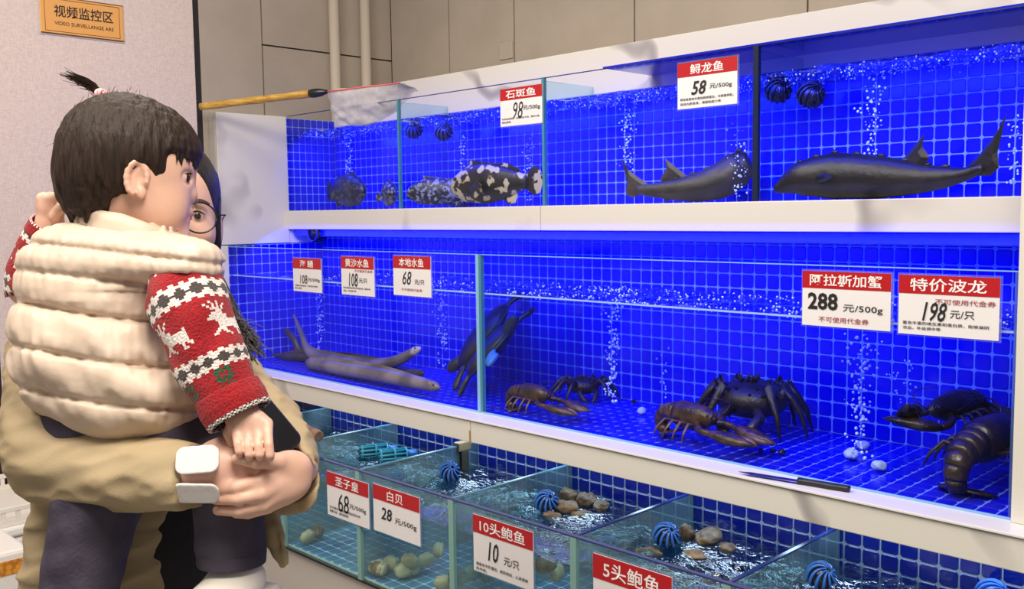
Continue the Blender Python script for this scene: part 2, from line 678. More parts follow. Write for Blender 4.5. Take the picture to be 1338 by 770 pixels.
def tiled(thing, surfaces, cap=300):
    """surfaces: (name, origin, u, v, n, nu, nv, pitch_u, pitch_v, tile material, grout material)"""
    cand = []
    for si, (nm, O, u, v, n, nu, nv, pu, pv, tm, gm) in enumerate(surfaces):
        O, u, v, n = (np.array(q, float) for q in (O, u, v, n))
        lo = O - n * .0009
        # grout bed
        q = [lo, lo + u * nu * pu, lo + u * nu * pu + v * nv * pv, lo + v * nv * pv]
        bk = [p - n * .006 for p in q]
        bed = mobj(nm, list(q) + bk, [(0, 1, 2, 3), (7, 6, 5, 4), (0, 4, 5, 1), (1, 5, 6, 2), (2, 6, 7, 3), (3, 7, 4, 0)], gm, thing)
        me, tv, tf = tile_mesh('tile', pu * .92, pv * .92, .004, tm)
        M = Matrix(((u[0], v[0], n[0], 0), (u[1], v[1], n[1], 0), (u[2], v[2], n[2], 0), (0, 0, 0, 1)))
        for i in range(nu):
            for j in range(nv):
                c = O + u * (i + .5) * pu + v * (j + .5) * pv - n * .0032
                dd = depth(c)
                w3 = c - CAM
                px_ = 669 + FPX * (w3 @ RT) / dd
                py_ = 385 - FPX * (w3 @ UP) / dd
                vis = -20 < px_ < 1358 and -20 < py_ < 790 and px_ > 290
                vd = w3 / np.linalg.norm(w3)
                area = pu * pv * abs(vd @ n) * (FPX / dd) ** 2
                cand.append((area if vis else 0.0, si, c, M, me, bed))
    cand.sort(key=lambda q: -q[0])
    rest = {}
    for r, (a, si, c, M, me, bed) in enumerate(cand):
        if r < cap and a > 0:
            o = bpy.data.objects.new('tile', me)
            COL.objects.link(o)
            o.parent = bed
            MM = M.copy()
            MM.translation = Vector(c)
            o.matrix_local = MM
        else:
            rest.setdefault(si, []).append((c, M, me, bed))
    for si, lst in rest.items():
        me = lst[0][2]
        bed = lst[0][3]
        tv = np.array([tuple(p.co) for p in me.vertices])
        tf = [tuple(p.vertices) for p in me.polygons]
        R3 = np.array(lst[0][1])[:3, :3]
        base = tv @ R3.T
        V = np.concatenate([base + c for c, *_ in lst])
        k = len(tv)
        Fs = [tuple(i + k * j for i in f_) for j in range(len(lst)) for f_ in tf]
        o = mobj('tile_field', V, Fs, me.materials[0], bed)
        o['kind'] = 'stuff'


X_, Y_, Z_ = (1, 0, 0), (0, 1, 0), (0, 0, 1)
GL_FRONT = sheet_glass('front_glass', (0.985, 0.995, 0.995), gloss=0.8, film=0.0, ior=1.18)
GL_DIV = sheet_glass('divider_glass', (0.80, 0.92, 0.95), gloss=0.9, ior=1.3)
GL_LOW = sheet_glass('green_front_glass', (0.90, 0.975, 0.96), gloss=0.9, film=0.055, filmcol=(0.50, 0.66, 0.66), ior=1.3)
GL_LDIV = sheet_glass('reflection_tinted_divider', (0.58, 0.76, 0.78), gloss=0.9, film=0.24, filmcol=(0.36, 0.50, 0.50), ior=1.45)  # film paints the grey-teal reflection of the glass
EDGE_T = mat('teal_glass_edge', (0.05, 0.22, 0.30), .2)
EDGE_B = mat('pale_blue_glass_edge', (0.22, 0.45, 0.75), .2)
EDGE_K = mat('dark_seal', (0.004, 0.012, 0.05), .3)
EDGE_G = mat('sea_green_glass_edge', (0.20, 0.38, 0.34), .2)
EDGE_N = mat('navy_glass_rim', (0.018, 0.035, 0.16), .15)
WAT_UP = sheet_glass('water_from_below', (0.25, 0.35, 0.95), gloss=0.95, rough=.04, bump=.9, bscale=42, minrefl=.72)
WAT_MID = sheet_glass('tank_water', (0.30, 0.42, 0.95), gloss=0.9, rough=.05, bump=.8, bscale=34, minrefl=.22, ior=1.33)
WAT_LOW = sheet_glass('shellfish_water', (0.55, 0.78, 0.86), gloss=1.0, rough=.05, bump=1.0, bscale=48, minrefl=.24, ior=1.33)


def rippled(name, x0, x1, y0, y1, z, m, parent, amp=.003, step=.02, seed=0):
    nx, ny = max(2, int((x1 - x0) / step)), max(2, int((y1 - y0) / step))
    r = np.random.default_rng(seed)
    xs_, ys_ = np.linspace(x0, x1, nx + 1), np.linspace(y0, y1, ny + 1)
    gx, gy = np.meshgrid(xs_, ys_, indexing='ij')
    h = np.zeros_like(gx)
    for _ in range(12):
        kx, ky, ph = r.uniform(-70, 70), r.uniform(-70, 70), r.uniform(0, 6.28)
        h += np.sin(kx * gx + ky * gy + ph)
    h *= amp / 3
    v = np.stack([gx, gy, z + h], -1).reshape(-1, 3)
    f_ = [(i * (ny + 1) + j, (i + 1) * (ny + 1) + j, (i + 1) * (ny + 1) + j + 1, i * (ny + 1) + j + 1) for i in range(nx) for j in range(ny)]
    return mobj(name, v, f_, m, parent, smooth=True)


BUBE = mat('water_meniscus', (0.35, 0.55, 0.9), .1)
# ---- upper tier
ut = empty('fish_tank', (-1.9, YU, 1.52), 'long glass fish tank with blue tiles on the highest tier', 'fish tank', world=True)
W = XR - XL
n_ = int(round(W / .0344))
pu = W / n_
tiled(ut, [('tiled_wall', (XL, YBU, 1.520), X_, Z_, (0, -1, 0), n_, 10, pu, (1.851 - 1.520) / 10, TILE, GROUT),
           ('tiled_side', (XL, YBU, 1.520), (0, -1, 0), Z_, (1, 0, 0), 8, 11, (YBU - YU) / 8, (1.875 - 1.520) / 11, TILE, GROUT)])
DX = [XL, -2.56, -1.895, -1.21, XR]
for a, b in zip(DX[:-1], DX[1:]):
    part('front_pane', (a + .005, YU, 1.521), (b - .005, YU + .008, 1.881), GL_FRONT, ut)
    part('pane_rim', (a + .005, YU - .0005, 1.8812), (b - .005, YU + .008, 1.8826), EDGE_K, ut)
for x, m_, t_ in zip(DX[1:-1], (EDGE_T, EDGE_T, EDGE_K), (.008, .009, .014)):
    d_ = part('divider_pane', (x - .004, YU + .010, 1.521), (x + .004, YBU - .004, 1.874), GL_DIV, ut)
    part('pane_edge', (x - t_ / 2, YU - .002, 1.521), (x + t_ / 2, YU + .009, 1.883), m_, d_)
for k, (a, b) in enumerate(zip(DX[:-1], DX[1:])):
    rippled('water_surface', a + .006, b - .006, YU + .009, YBU - .004, 1.815, WAT_UP, ut, .0035, .012, k)
# lid plate over the right part, seen from below; blue paints the tile reflection
LID = mat('tile_reflection_lid', (0.004, 0.012, 0.55), .08, spec=.8)
lx = float(at(787, 88, Y=YU)[0])
part('lid_plate', (lx, YU + .002, 1.8835), (0.0, YBU + .0, 1.8875), LID, ut)

# ---- middle tier
mt_ = empty('lobster_tank', (-1.9, YL, 0.955), 'deep glass tank with bright blue tiles on the middle tier', 'fish tank', world=True)
n_ = int(round(W / .0362))
pu = W / n_
nd = 12
tiled(mt_, [('tiled_wall', (XL, YBM, 0.958), X_, Z_, (0, -1, 0), n_, 13, pu, (1.449 - .958) / 13, TILE, GROUT),
            ('tiled_side', (XL, YBM, 0.958), (0, -1, 0), Z_, (1, 0, 0), nd, 12, (YBM - YL) / nd, (1.394 - .958) / 12, TILE, GROUT),
            ('tiled_floor', (XL, YL + .012, 0.958), X_, Y_, (0, 0, 1), n_, 11, pu, (YBM - YL - .012) / 11, TILE, GROUT)])
DM = [XL, -1.892, XR]
for a, b in zip(DM[:-1], DM[1:]):
    part('front_pane', (a + .004, YL, 0.9588), (b - .004, YL + .010, 1.389), GL_FRONT, mt_)
    part('pane_rim', (a + .004, YL - .0005, 1.389), (b - .004, YL + .010, 1.3908), EDGE_B, mt_)
    part('pane_seal', (a + .004, YL - .003, 0.9588), (b - .004, YL, 0.963), EDGE_B, mt_)
    part('water_edge', (a + .006, YL + .0105, 1.2825), (b - .006, YL + .0125, 1.2865), BUBE, mt_)
    rippled('water_surface', a + .006, b - .006, YL + .011, YBM - .004, 1.284, WAT_MID, mt_, .004, .014, 5 + int(a * 10) % 5)
d_ = part('divider_pane', (-1.897, YL + .011, 0.9588), (-1.887, YBM - .004, 1.389), GL_DIV, mt_)
part('pane_edge', (-1.903, YL - .002, 0.9588), (-1.8915, YL + .010, 1.391), EDGE_B, d_)
part('pane_edge', (-1.8912, YL - .002, 0.9588), (-1.882, YL + .010, 1.391), EDGE_T, d_)
part('end_pane', (XR - .010, YL - .001, 0.9588), (XR - .0018, YBM - .004, 1.389), sheet_glass('end_glass', (0.45, 0.6, 0.95), film=.25, filmcol=(.15, .3, .6)), mt_)
# lamp housing under the upper ledge
lh = MB().box((XL + .01, YU + .012, 1.421), (XR, YU + .05, 1.4485), bev=.003).build('lamp_housing', mat('blue_lamp_housing', (0.01, 0.02, 0.62), .25, bump=.4, bscale=60))
tag(lh, 'long blue strip lamp housing under the upper marble ledge', 'lamp')

# ---- bottom tier
bt = empty('shellfish_tank', (-1.9, YF, 0.51), 'low glass tank with open water compartments for shellfish on the bottom tier', 'fish tank', world=True)
XBR = -0.45
W2 = XBR - XL
n_ = int(round(W2 / .040))
pu = W2 / n_
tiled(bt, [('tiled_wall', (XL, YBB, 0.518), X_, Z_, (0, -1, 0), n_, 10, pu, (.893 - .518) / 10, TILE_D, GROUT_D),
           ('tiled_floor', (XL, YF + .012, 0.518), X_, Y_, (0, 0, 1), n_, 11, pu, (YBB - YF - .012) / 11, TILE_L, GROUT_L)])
part('tank_bed', (XL, YF, 0.5055), (XBR, YBB + .01, 0.5115), BLACK, bt)
DB = [XL, -2.865, -2.48, -2.095, -1.713, -1.319, -0.942, -0.56 + .01, XBR]
DB = DB[:-2] + [XBR]
for a, b in zip(DB[:-1], DB[1:]):
    part('front_pane', (a + .004, YF, 0.512), (b - .004, YF + .008, 0.813), GL_LOW, bt)
    part('pane_rim', (a - .004, YF - .0012, 0.8132), (b - .004, YF + .0095, 0.8165), EDGE_N, bt)
    part('water_surface_bed', (0, 0, 0), (0, 0, 0), BLACK, bt) if False else None
    rippled('water_surface', a + .006, b - .006, YF + .009, YBB - .004, 0.740, WAT_LOW, bt, .006, .012, 20 + int(abs(a) * 100))
for x in DB[1:-1]:
    d_ = part('divider_pane', (x - .004, YF + .009, 0.512), (x + .004, YBB - .004, 0.813), GL_LDIV, bt)
    part('pane_rim', (x - .0045, YF + .009, 0.8132), (x + .0045, YBB - .004, 0.8165), EDGE_N if x > -1.6 else mat('teal_rim', (0.12, 0.28, 0.32), .2), d_)
    part('pane_edge', (x - .0085, YF - .001, 0.512), (x + .0085, YF + .0085, 0.8135), EDGE_G, d_)

# ------------------------------------------------------------------ price signs
RED = mat('sign_red', (0.44, 0.005, 0.011), .4)
DRED = mat('print_dark_red', (0.30, 0.01, 0.02), .5)
CARD = mat('sign_white', (0.78, 0.77, 0.79), .35)
WHT = mat('print_white', (0.85, 0.84, 0.84), .4)
CLEAR = sheet_glass('clear_sleeve', (0.95, 0.96, 0.97), film=.10, filmcol=(.5, .55, .7))


def price_sign(TL, BR, Y, label, title, price, unit, notes, band=.31, tw=(.14, .86), pr=(.3, .55, .34, .62), un=(.6, .95, .42, .54), shear=.25,
               bold=.01, group='red and white price signs', fine=()):
    """pr/un/notes rectangles are fractions of width and of height (from the bottom)"""
    a, b = at(*TL, Y=Y), at(*BR, Y=Y)
    w_, h_ = b[0] - a[0], a[2] - b[2]
    e = empty('price_sign', (a[0], Y - .0035, b[2]), label, 'price sign', group)
    MB().box((0, -.0012, 0), (w_, 0.0008, h_)).build('card', CARD, e)
    MB().box((0, -.0020, h_ * (1 - band)), (w_, -.0012, h_)).build('header', RED, e)
    s = .0035
    MB().box((-s, .0009, -s), (w_ + s, .0030, h_ + s)).build('sleeve', CLEAR, e)
    yy = -.0026
    lettering(title, e, w_ * tw[0], w_ * tw[1], h_ * (1 - band * .86), h_ * (1 - band * .16), WHT, bold=.012, y=yy, name='heading')
    if not price:
        return e
    lettering(price, e, w_ * pr[0], w_ * pr[1], h_ * pr[2], h_ * pr[3], INK, bold=bold, shear=shear, y=yy, name='price')
    lettering(unit, e, w_ * un[0], w_ * un[1], h_ * un[2], h_ * un[3], INK, bold=.006, y=yy, name='unit')
    for (txt, x0, x1, z0, z1, c) in notes:
        lettering(txt, e, w_ * x0, w_ * x1, h_ * z0, h_ * z1, DRED if c == 'r' else INK, bold=.012 if c == 'k' else .004, y=yy, name='note')
    return e


VO = '不可使用代金券'
price_sign((655, 117.5), (710, 160.5), YU, 'price sign for 98 yuan on the upper tank above the big spotted grouper', '石斑鱼', '98', '元/500g',
           [('石斑鱼低脂肪、高蛋白的食物，富含丰富', .04, .94, .17, .22, 'k'), ('维生素等', .04, .26, .08, .13, 'k')], pr=(.32, .56, .18, .62), un=(.56, .96, .36, .50), bold=-.004)
price_sign((887, 84), (964.5, 135.5), YU, 'price sign for 58 yuan on the upper tank above the sturgeon fin', '鲟龙鱼', '58', '元/500g',
           [('鲟龙鱼富含丰富的胶原蛋白，可美容养颜、', .05, .95, .17, .23, 'k'), ('促进大脑发育，增强免疫力等', .05, .74, .07, .13, 'k')], tw=(.22, .78), pr=(.24, .5, .28, .58), un=(.55, .92, .36, .48), bold=.02)
price_sign((384, 337), (422, 383), YL, 'small price sign for 108 yuan per 500g at the left end of the middle tank', '海 鳝', '108', '元/500g',
           [('海鳝富含丰富蛋白质，钙磷铁等多种营养', .06, .88, .15, .20, 'k'), ('滋补健脾', .06, .30, .07, .12, 'k')], tw=(.26, .74), pr=(.26, .52, .24, .50), un=(.54, .95, .30, .42), shear=.1, bold=.0)
price_sign((447, 335), (491, 388), YL, 'middle tank price sign for 108 yuan with dark red note beside the price', '黄沙水鱼', '108', '元/只',
           [(VO, .42, .97, .60, .67, 'r'), ('富含丰富的蛋白质及多种维生素，滋阴补肾，', .06, .90, .16, .21, 'k'), ('凉血、补益调中等', .06, .46, .08, .13, 'k')], pr=(.24, .52, .22, .58), un=(.55, .80, .33, .45), shear=.15, bold=.006)
price_sign((515, 334), (565, 389), YL, 'price sign for 68 yuan each on the middle tank left of the divider', '本地水鱼', '68', '元/只',
           [(VO, .22, .78, .12, .19, 'r')], tw=(.17, .83), pr=(.26, .5, .28, .62), un=(.58, .84, .30, .42), bold=.0)
price_sign((1050.5, 353.5), (1164.5, 433), YL, 'price sign with blocky 288 price on the middle tank', '阿拉斯加蟹', '288', '元/500g',
           [(VO, .20, .77, .08, .18, 'r')], tw=(.09, .91), pr=(.07, .42, .30, .61), un=(.48, .92, .27, .42), shear=.0, bold=.028)
price_sign((1176.5, 358.5), (1306, 445.5), YL, 'price sign for 198 yuan on the middle tank beside the marble post', '特价波龙', '198', '元/只',
           [(VO, .38, .97, .53, .62, 'r'), ('富含丰富的维生素和蛋白质，能够滋阴', .05, .91, .17, .225, 'k'), ('凉血，补益调中等', .05, .44, .085, .14, 'k')], tw=(.12, .88), pr=(.25, .50, .24, .56), un=(.53, .77, .31, .44), shear=.3, bold=.012)
price_sign((428.5, 615), (484.5, 691.5), YF - .002, 'price sign for 68 yuan on the shellfish tank nearest the person', '圣子皇', '68', '元/500g',
           [('圣子皇富含丰富维生素和蛋白质及多种', .06, .80, .17, .23, 'k'), ('微量元素，滋阴清热等', .06, .52, .08, .14, 'k')], tw=(.22, .78), pr=(.28, .54, .16, .58), un=(.55, .94, .30, .42), shear=.1, bold=-.002)
price_sign((489, 631.5), (551, 714), YF - .002, 'price sign for 28 yuan on the shellfish tank above the white clams', '白贝', '28', '元/500g',
           [], tw=(.32, .66), pr=(.18, .42, .30, .56), un=(.48, .94, .28, .42), shear=.15, bold=.012)
price_sign((620, 671), (699, 773), YF - .002, 'price sign for 10 yuan on the abalone compartment with stones', '10头鲍鱼', '10', '元/只',
           [('鲍鱼有平肝潜阳，解热明目，止渴通淋', .05, .92, .115, .175, 'k'), ('的作用。', .05, .24, .03, .085, 'k')], tw=(.12, .88), pr=(.26, .44, .26, .60), un=(.53, .78, .28, .42), shear=.2, bold=.012)
price_sign((777, 722), (879.5, 862), YF - .002, 'price sign with only its red band in view at the bottom edge', '5头鲍鱼', '', '', [], tw=(.14, .86))
bake_letters()

# ------------------------------------------------------------------ smooth solid modelling (distance fields meshed with surface nets)
class RC:
    """round cone a-b with radii ra, rb"""
    def __init__(s, a, b, ra, rb=None, k=8.0, sub=False):
        s.a, s.b, s.ra, s.rb = np.array(a, float), np.array(b, float), float(ra), float(ra if rb is None else rb)
        s.k, s.sub = k, sub
        s.c = (s.a + s.b) / 2
        s.R = np.linalg.norm(s.b - s.a) / 2 + max(s.ra, s.rb)

    def d(s, P):
        ba = s.b - s.a
        h = np.clip(((P - s.a) @ ba) / (ba @ ba + 1e-9), 0, 1)
        q = P - s.a - h[:, None] * ba
        return np.sqrt((q * q).sum(1)) - (s.ra + (s.rb - s.ra) * h)


class EL:
    """ellipsoid; rot = 3x3 whose columns are its axes"""
    def __init__(s, c, r, rot=None, k=8.0, sub=False):
        s.c, s.r = np.array(c, float), np.ones(3) * np.array(r, float)
        s.rot = None if rot is None else np.array(rot, float)
        s.k, s.sub = k, sub
        s.R = s.r.max()

    def d(s, P):
        q = P - s.c
        if s.rot is not None:
            q = q @ s.rot
        a = np.sqrt(((q / s.r) ** 2).sum(1))
        b = np.sqrt(((q / s.r ** 2) ** 2).sum(1)) + 1e-9
        return a * (a - 1) / b


class BX:
    """rounded box"""
    def __init__(s, c, h, rad, rot=None, k=6.0, sub=False):
        s.c, s.h, s.rad = np.array(c, float), np.array(h, float) - rad, rad
        s.rot = None if rot is None else np.array(rot, float)
        s.k, s.sub = k, sub
        s.R = np.linalg.norm(h)

    def d(s, P):
        q = P - s.c
        if s.rot is not None:
            q = q @ s.rot
        q = np.abs(q) - s.h
        return np.sqrt((np.maximum(q, 0) ** 2).sum(1)) + np.minimum(q.max(1), 0) - s.rad


class PL:
    """flat plate with rounded corners (cr) and soft edges (rad)"""
    def __init__(s, c, h, cr, rad, rot, k=2.0, sub=False):
        s.c, s.h, s.cr, s.rad, s.rot, s.k, s.sub = np.array(c, float), np.array(h, float) - rad, cr, rad, np.array(rot, float), k, sub
        s.R = np.linalg.norm(h)

    def d(s, P):
        q = np.abs((P - s.c) @ s.rot)
        a = q[:, :2] - s.h[:2] + s.cr
        d2 = np.sqrt((np.maximum(a, 0) ** 2).sum(1)) + np.minimum(a.max(1), 0) - s.cr
        w_ = np.stack([d2, q[:, 2] - s.h[2]], 1)
        return np.minimum(w_.max(1), 0) + np.sqrt((np.maximum(w_, 0) ** 2).sum(1)) - s.rad


def field(prims, P, warp=None):
    d = None
    for p in prims:
        e = p.d(P)
        if d is None:
            d = e
            continue
        k = p.k
        if p.sub:
            e = -e
            h = np.maximum(k - np.abs(d - e), 0) / k
            d = np.maximum(d, e) + h * h * k * .25
        else:
            h = np.maximum(k - np.abs(d - e), 0) / k
            d = np.minimum(d, e) - h * h * k * .25
    if warp is not None:
        d = warp(P, d)
    return d


def sdf(prims, h, warp=None, margin=12.0, lo=None, hi=None):
    """-> verts, quads. Sparse blocks of B^3 cells near the surface."""
    B = 14
    solid = [p for p in prims if not p.sub]
    if lo is None:
        lo = np.min([p.c - p.R for p in solid], 0) - margin
        hi = np.max([p.c + p.R for p in solid], 0) + margin
    lo, hi = np.array(lo, float), np.array(hi, float)
    bs = B * h
    nb = np.ceil((hi - lo) / bs).astype(int) + 1
    gi = np.stack(np.meshgrid(*[np.arange(n) for n in nb], indexing='ij'), -1).reshape(-1, 3)
    ctr = lo + (gi + .5) * bs
    rad = bs * .87 + margin
    cd_ = np.linalg.norm(ctr[:, None] - np.array([p.c for p in solid])[None], axis=2) - np.array([p.R for p in solid])[None]
    near = cd_.min(1) < rad
    gi, ctr = gi[near], ctr[near]
    dc = field(prims, ctr)
    keep = np.abs(dc) < rad * 1.25
    gi, ctr = gi[keep], ctr[keep]
    loc = np.stack(np.meshgrid(*[np.arange(B + 1)] * 3, indexing='ij'), -1).reshape(-1, 3)
    S = 1 << 20
    def key(a):
        return (a[:, 0] * S + a[:, 1]) * S + a[:, 2]
    ck, cp, quads = [], [], []
    corner = np.array([(i, j, k) for i in (0, 1) for j in (0, 1) for k in (0, 1)])
    for g, c in zip(gi, ctr):
        ps = [p for p in prims if np.linalg.norm(p.c - c) - p.R < rad * 1.6 + p.k]
        if not [p for p in ps if not p.sub]:
            continue
        while ps and ps[0].sub:
            ps = ps[1:]
        I = loc + g * B
        D = field(ps, lo + I * h, warp).reshape(B + 1, B + 1, B + 1)
        if D.min() > 0 or D.max() < 0:
            continue
        s = D < 0
        cnt = np.zeros((B, B, B), int)
        for i, j, k in corner:
            cnt += s[i:B + i, j:B + j, k:B + k]
        cells = np.argwhere((cnt > 0) & (cnt < 8))
        if len(cells) == 0:
            continue
        acc = np.zeros((len(cells), 3))
        num = np.zeros(len(cells))
        for ax in range(3):
            e = np.zeros(3, int)
            e[ax] = 1
            o1, o2 = [q for q in range(3) if q != ax]
            for u in (0, 1):
                for v in (0, 1):
                    st_ = np.zeros(3, int)
                    st_[o1], st_[o2] = u, v
                    a = cells + st_
                    b = a + e
                    da = D[a[:, 0], a[:, 1], a[:, 2]]
                    db = D[b[:, 0], b[:, 1], b[:, 2]]
                    x = (da < 0) != (db < 0)
                    t = np.where(x, da / np.where(x, da - db, 1), 0)
                    pt = a + t[:, None] * e
                    acc += np.where(x[:, None], pt, 0)
                    num += x
        ck.append(key(cells + g * B))
        cp.append(lo + (acc / num[:, None] + g * B) * h)
        for ax in range(3):
            o1, o2 = [(1, 2), (2, 0), (0, 1)][ax]
            sl = [slice(0, B)] * 3
            s0 = s[tuple(sl)]
            sl[ax] = slice(1, B + 1)
            s1 = s[tuple(sl)]
            for sign in (0, 1):
                ed = np.argwhere(s0 & ~s1 if sign == 0 else ~s0 & s1)
                if len(ed) == 0:
                    continue
                A = ed + g * B
                q = []
                for (u, v) in ((0, 0), (-1, 0), (-1, -1), (0, -1)):
                    z = A.copy()
                    z[:, o1] += u
                    z[:, o2] += v
                    q.append(key(z))
                q = np.stack(q, 1)
                quads.append(q if sign == 0 else q[:, ::-1])
    ck, cp, quads = np.concatenate(ck), np.concatenate(cp), np.concatenate(quads)
    o = np.argsort(ck)
    ck, cp = ck[o], cp[o]
    ix = np.searchsorted(ck, quads)
    ix = np.clip(ix, 0, len(ck) - 1)
    ok = (ck[ix] == quads).all(1)
    return cp, ix[ok]


def npmesh(name, V, Q, m, parent=None, smooth=True, mi=None):
    me = bpy.data.meshes.new(name)
    V = np.ascontiguousarray(V, dtype=np.float32)
    Q = np.ascontiguousarray(Q, dtype=np.int32)
    n = Q.shape[1]
    me.vertices.add(len(V))
    me.vertices.foreach_set('co', V.ravel())
    me.loops.add(Q.size)
    me.loops.foreach_set('vertex_index', Q.ravel())
    me.polygons.add(len(Q))
    me.polygons.foreach_set('loop_start', np.arange(0, Q.size, n, dtype=np.int32))
    me.update(calc_edges=True)
    for mm in (m if isinstance(m, (list, tuple)) else [m]):
        me.materials.append(mm)
    me.polygons.foreach_set('use_smooth', np.full(len(Q), smooth))
    if mi is not None:
        me.polygons.foreach_set('material_index', np.asarray(mi, dtype=np.int32))
    me.update()
    return link(bpy.data.objects.new(name, me), parent)


class Waves:
    """cheap smooth noise: sum of sines"""
    def __init__(s, n, wl, seed, squash=(1, 1, 1)):
        r = np.random.default_rng(seed)
        k = r.normal(size=(n, 3))
        k /= np.linalg.norm(k, axis=1)[:, None]
        s.k = k * (2 * np.pi / (wl * r.uniform(.6, 1.7, n)))[:, None] / np.array(squash)
        s.p = r.uniform(0, 6.28, n)
        s.n = n

    def __call__(s, P):
        return np.sin(P @ s.k.T + s.p).sum(1) / math.sqrt(s.n)

# ------------------------------------------------------------------ creatures
def place(e, p, fwd, up=(0, 0, 1), s=1.0):
    """put an Empty so that its local +x points along fwd"""
    f_ = np.array(fwd, float)
    f_ /= np.linalg.norm(f_)
    u_ = np.array(up, float)
    u_ -= f_ * (u_ @ f_)
    u_ /= np.linalg.norm(u_)
    l_ = np.cross(u_, f_)
    M = np.eye(4)
    M[:3, 0], M[:3, 1], M[:3, 2], M[:3, 3] = f_ * s, l_ * s, u_ * s, p
    e.matrix_world = Matrix(M.tolist())
    return e


def fin(pts, t=.003):
    """fin outline in the x-z plane, thin lens section"""
    P = np.array(pts, float)
    c = P.mean(0)
    v = [(p[0], 0, p[1]) for p in P] + [(c[0] * .5 + p[0] * .5, t, c[1] * .5 + p[1] * .5) for p in P] + [(c[0] * .5 + p[0] * .5, -t, c[1] * .5 + p[1] * .5) for p in P]
    k = len(P)
    f_ = []
    for i in range(k):
        j = (i + 1) % k
        f_ += [(i, j, k + j, k + i), (j, i, 2 * k + i, 2 * k + j)]
    f_ += [tuple(range(k, 2 * k)), tuple(range(3 * k - 1, 2 * k - 1, -1))]
    return v, f_


def spotted(name, dark, pale, sc=16, lo=.45, hi=.52):
    return mat(name, dark, .4, col2=pale, nscale=sc, nlo=lo, nhi=hi, bump=.3, bscale=90, detail=3)


GR1 = spotted('grouper_skin', (0.010, 0.010, 0.010), (0.42, 0.38, 0.25), 30, .53, .57)
GR2 = spotted('bluelit_grouper_skin', (0.008, 0.010, 0.03), (0.17, 0.20, 0.34), 60, .50, .58)  # blue of the tank light put into the skin colour
GR3 = spotted('shaded_grouper_skin', (0.004, 0.007, 0.03), (0.03, 0.045, 0.12), 60, .48, .6)  # darker copy: blue-lit shade painted into the skin
FINM = mat('fin_dark', (0.010, 0.012, 0.016), .5, col2=(.05, .05, .05), nscale=60)


def grouper(p, fwd, s, m, label):
    e = empty('grouper', label=label, cat='fish', group='groupers resting on the tank floor')
    xs_ = np.array([.170, .160, .145, .115, .075, .025, -.03, -.08, -.115, -.135])
    hh_ = np.array([.012, .027, .037, .052, .062, .065, .056, .040, .026, .022])
    b = MB()
    b.tube([(x, 0, .062 + (.006 if x < .1 else 0)) for x in xs_], [(h * .58, h) for h in hh_], 18, up=(0, 0, 1))
    bo = b.build('body', m, e, smooth=True)
    sp = [(.10, .115)]
    for i in range(9):
        x = .09 - i * .02
        sp += [(x, .142 - i * .002), (x - .010, .130 - i * .002)]
    sp += [(-.09, .115), (-.11, .105), (-.10, .085), (.08, .105)]
    mobj('dorsal_fin', *fin(sp), m, e)
    mobj('tail_fin', *fin([(-.125, .085), (-.16, .115), (-.185, .105), (-.195, .07), (-.185, .035), (-.16, .025), (-.125, .05)]), m, e)
    mobj('anal_fin', *fin([(-.04, .02), (-.06, .0), (-.09, .005), (-.10, .035)]), m, e)
    for sd in (1, -1):
        v, f_ = fin([(.07, .05), (.02, .075), (-.005, .06), (-.002, .035), (.03, .02)])
        mobj('pectoral_fin', [(x, sd * (.036 + (.07 - x) * .35) + y, z) for x, y, z in v], f_, m, e)
        MB().ball((.135, sd * .024, .083), .0065, 10, 6).build('eye', mat('fish_eye', (.03, .03, .03), .1), e, smooth=True)
    b = MB()
    b.tube([(.165, .012, .05), (.172, .0, .047), (.165, -.012, .05)], [.003, .004, .003], 6)
    b.build('mouth', FINM, e)
    return place(e, p, fwd, s=s)


def upf(x, y, Yd=2.06, z=None):
    p = at(x, y, Y=Yd)
    return (p[0], Yd, 1.527 if z is None else z)


ln = at(697, 260, Y=2.07)[0] - at(590, 260, Y=2.07)[0]
grouper(upf(640, 268, 2.072), (-1, -.12, 0), ln / .36 * .98, GR1, 'large cream and black grouper with bold patches in the second compartment')
grouper(upf(556, 268, 2.08), (-.75, -.6, 0), .72, GR2, 'striped grouper facing the glass left of the large patched one')
grouper(upf(584, 268, 2.19), (-1, .0, 0), .46, GR2, 'small grouper half hidden behind the large patched one')
grouper(upf(452, 268, 2.10), (1, -.2, 0), .95, GR3, 'dark blue-lit grouper in the leftmost upper compartment by the tiled side')
grouper(upf(503, 268, 2.075), (.8, -.45, 0), .70, GR2, 'mottled grouper at the right of the leftmost upper compartment')

STUR = mat('sturgeon_skin', (0.016, 0.014, 0.013), .45, col2=(0.045, 0.038, 0.034), nscale=12, bump=.3, bscale=80)
STUR_D = mat('dark_sturgeon_skin', (0.004, 0.004, 0.008), .4, col2=(0.012, 0.010, 0.012), nscale=14, bump=.3, bscale=80)


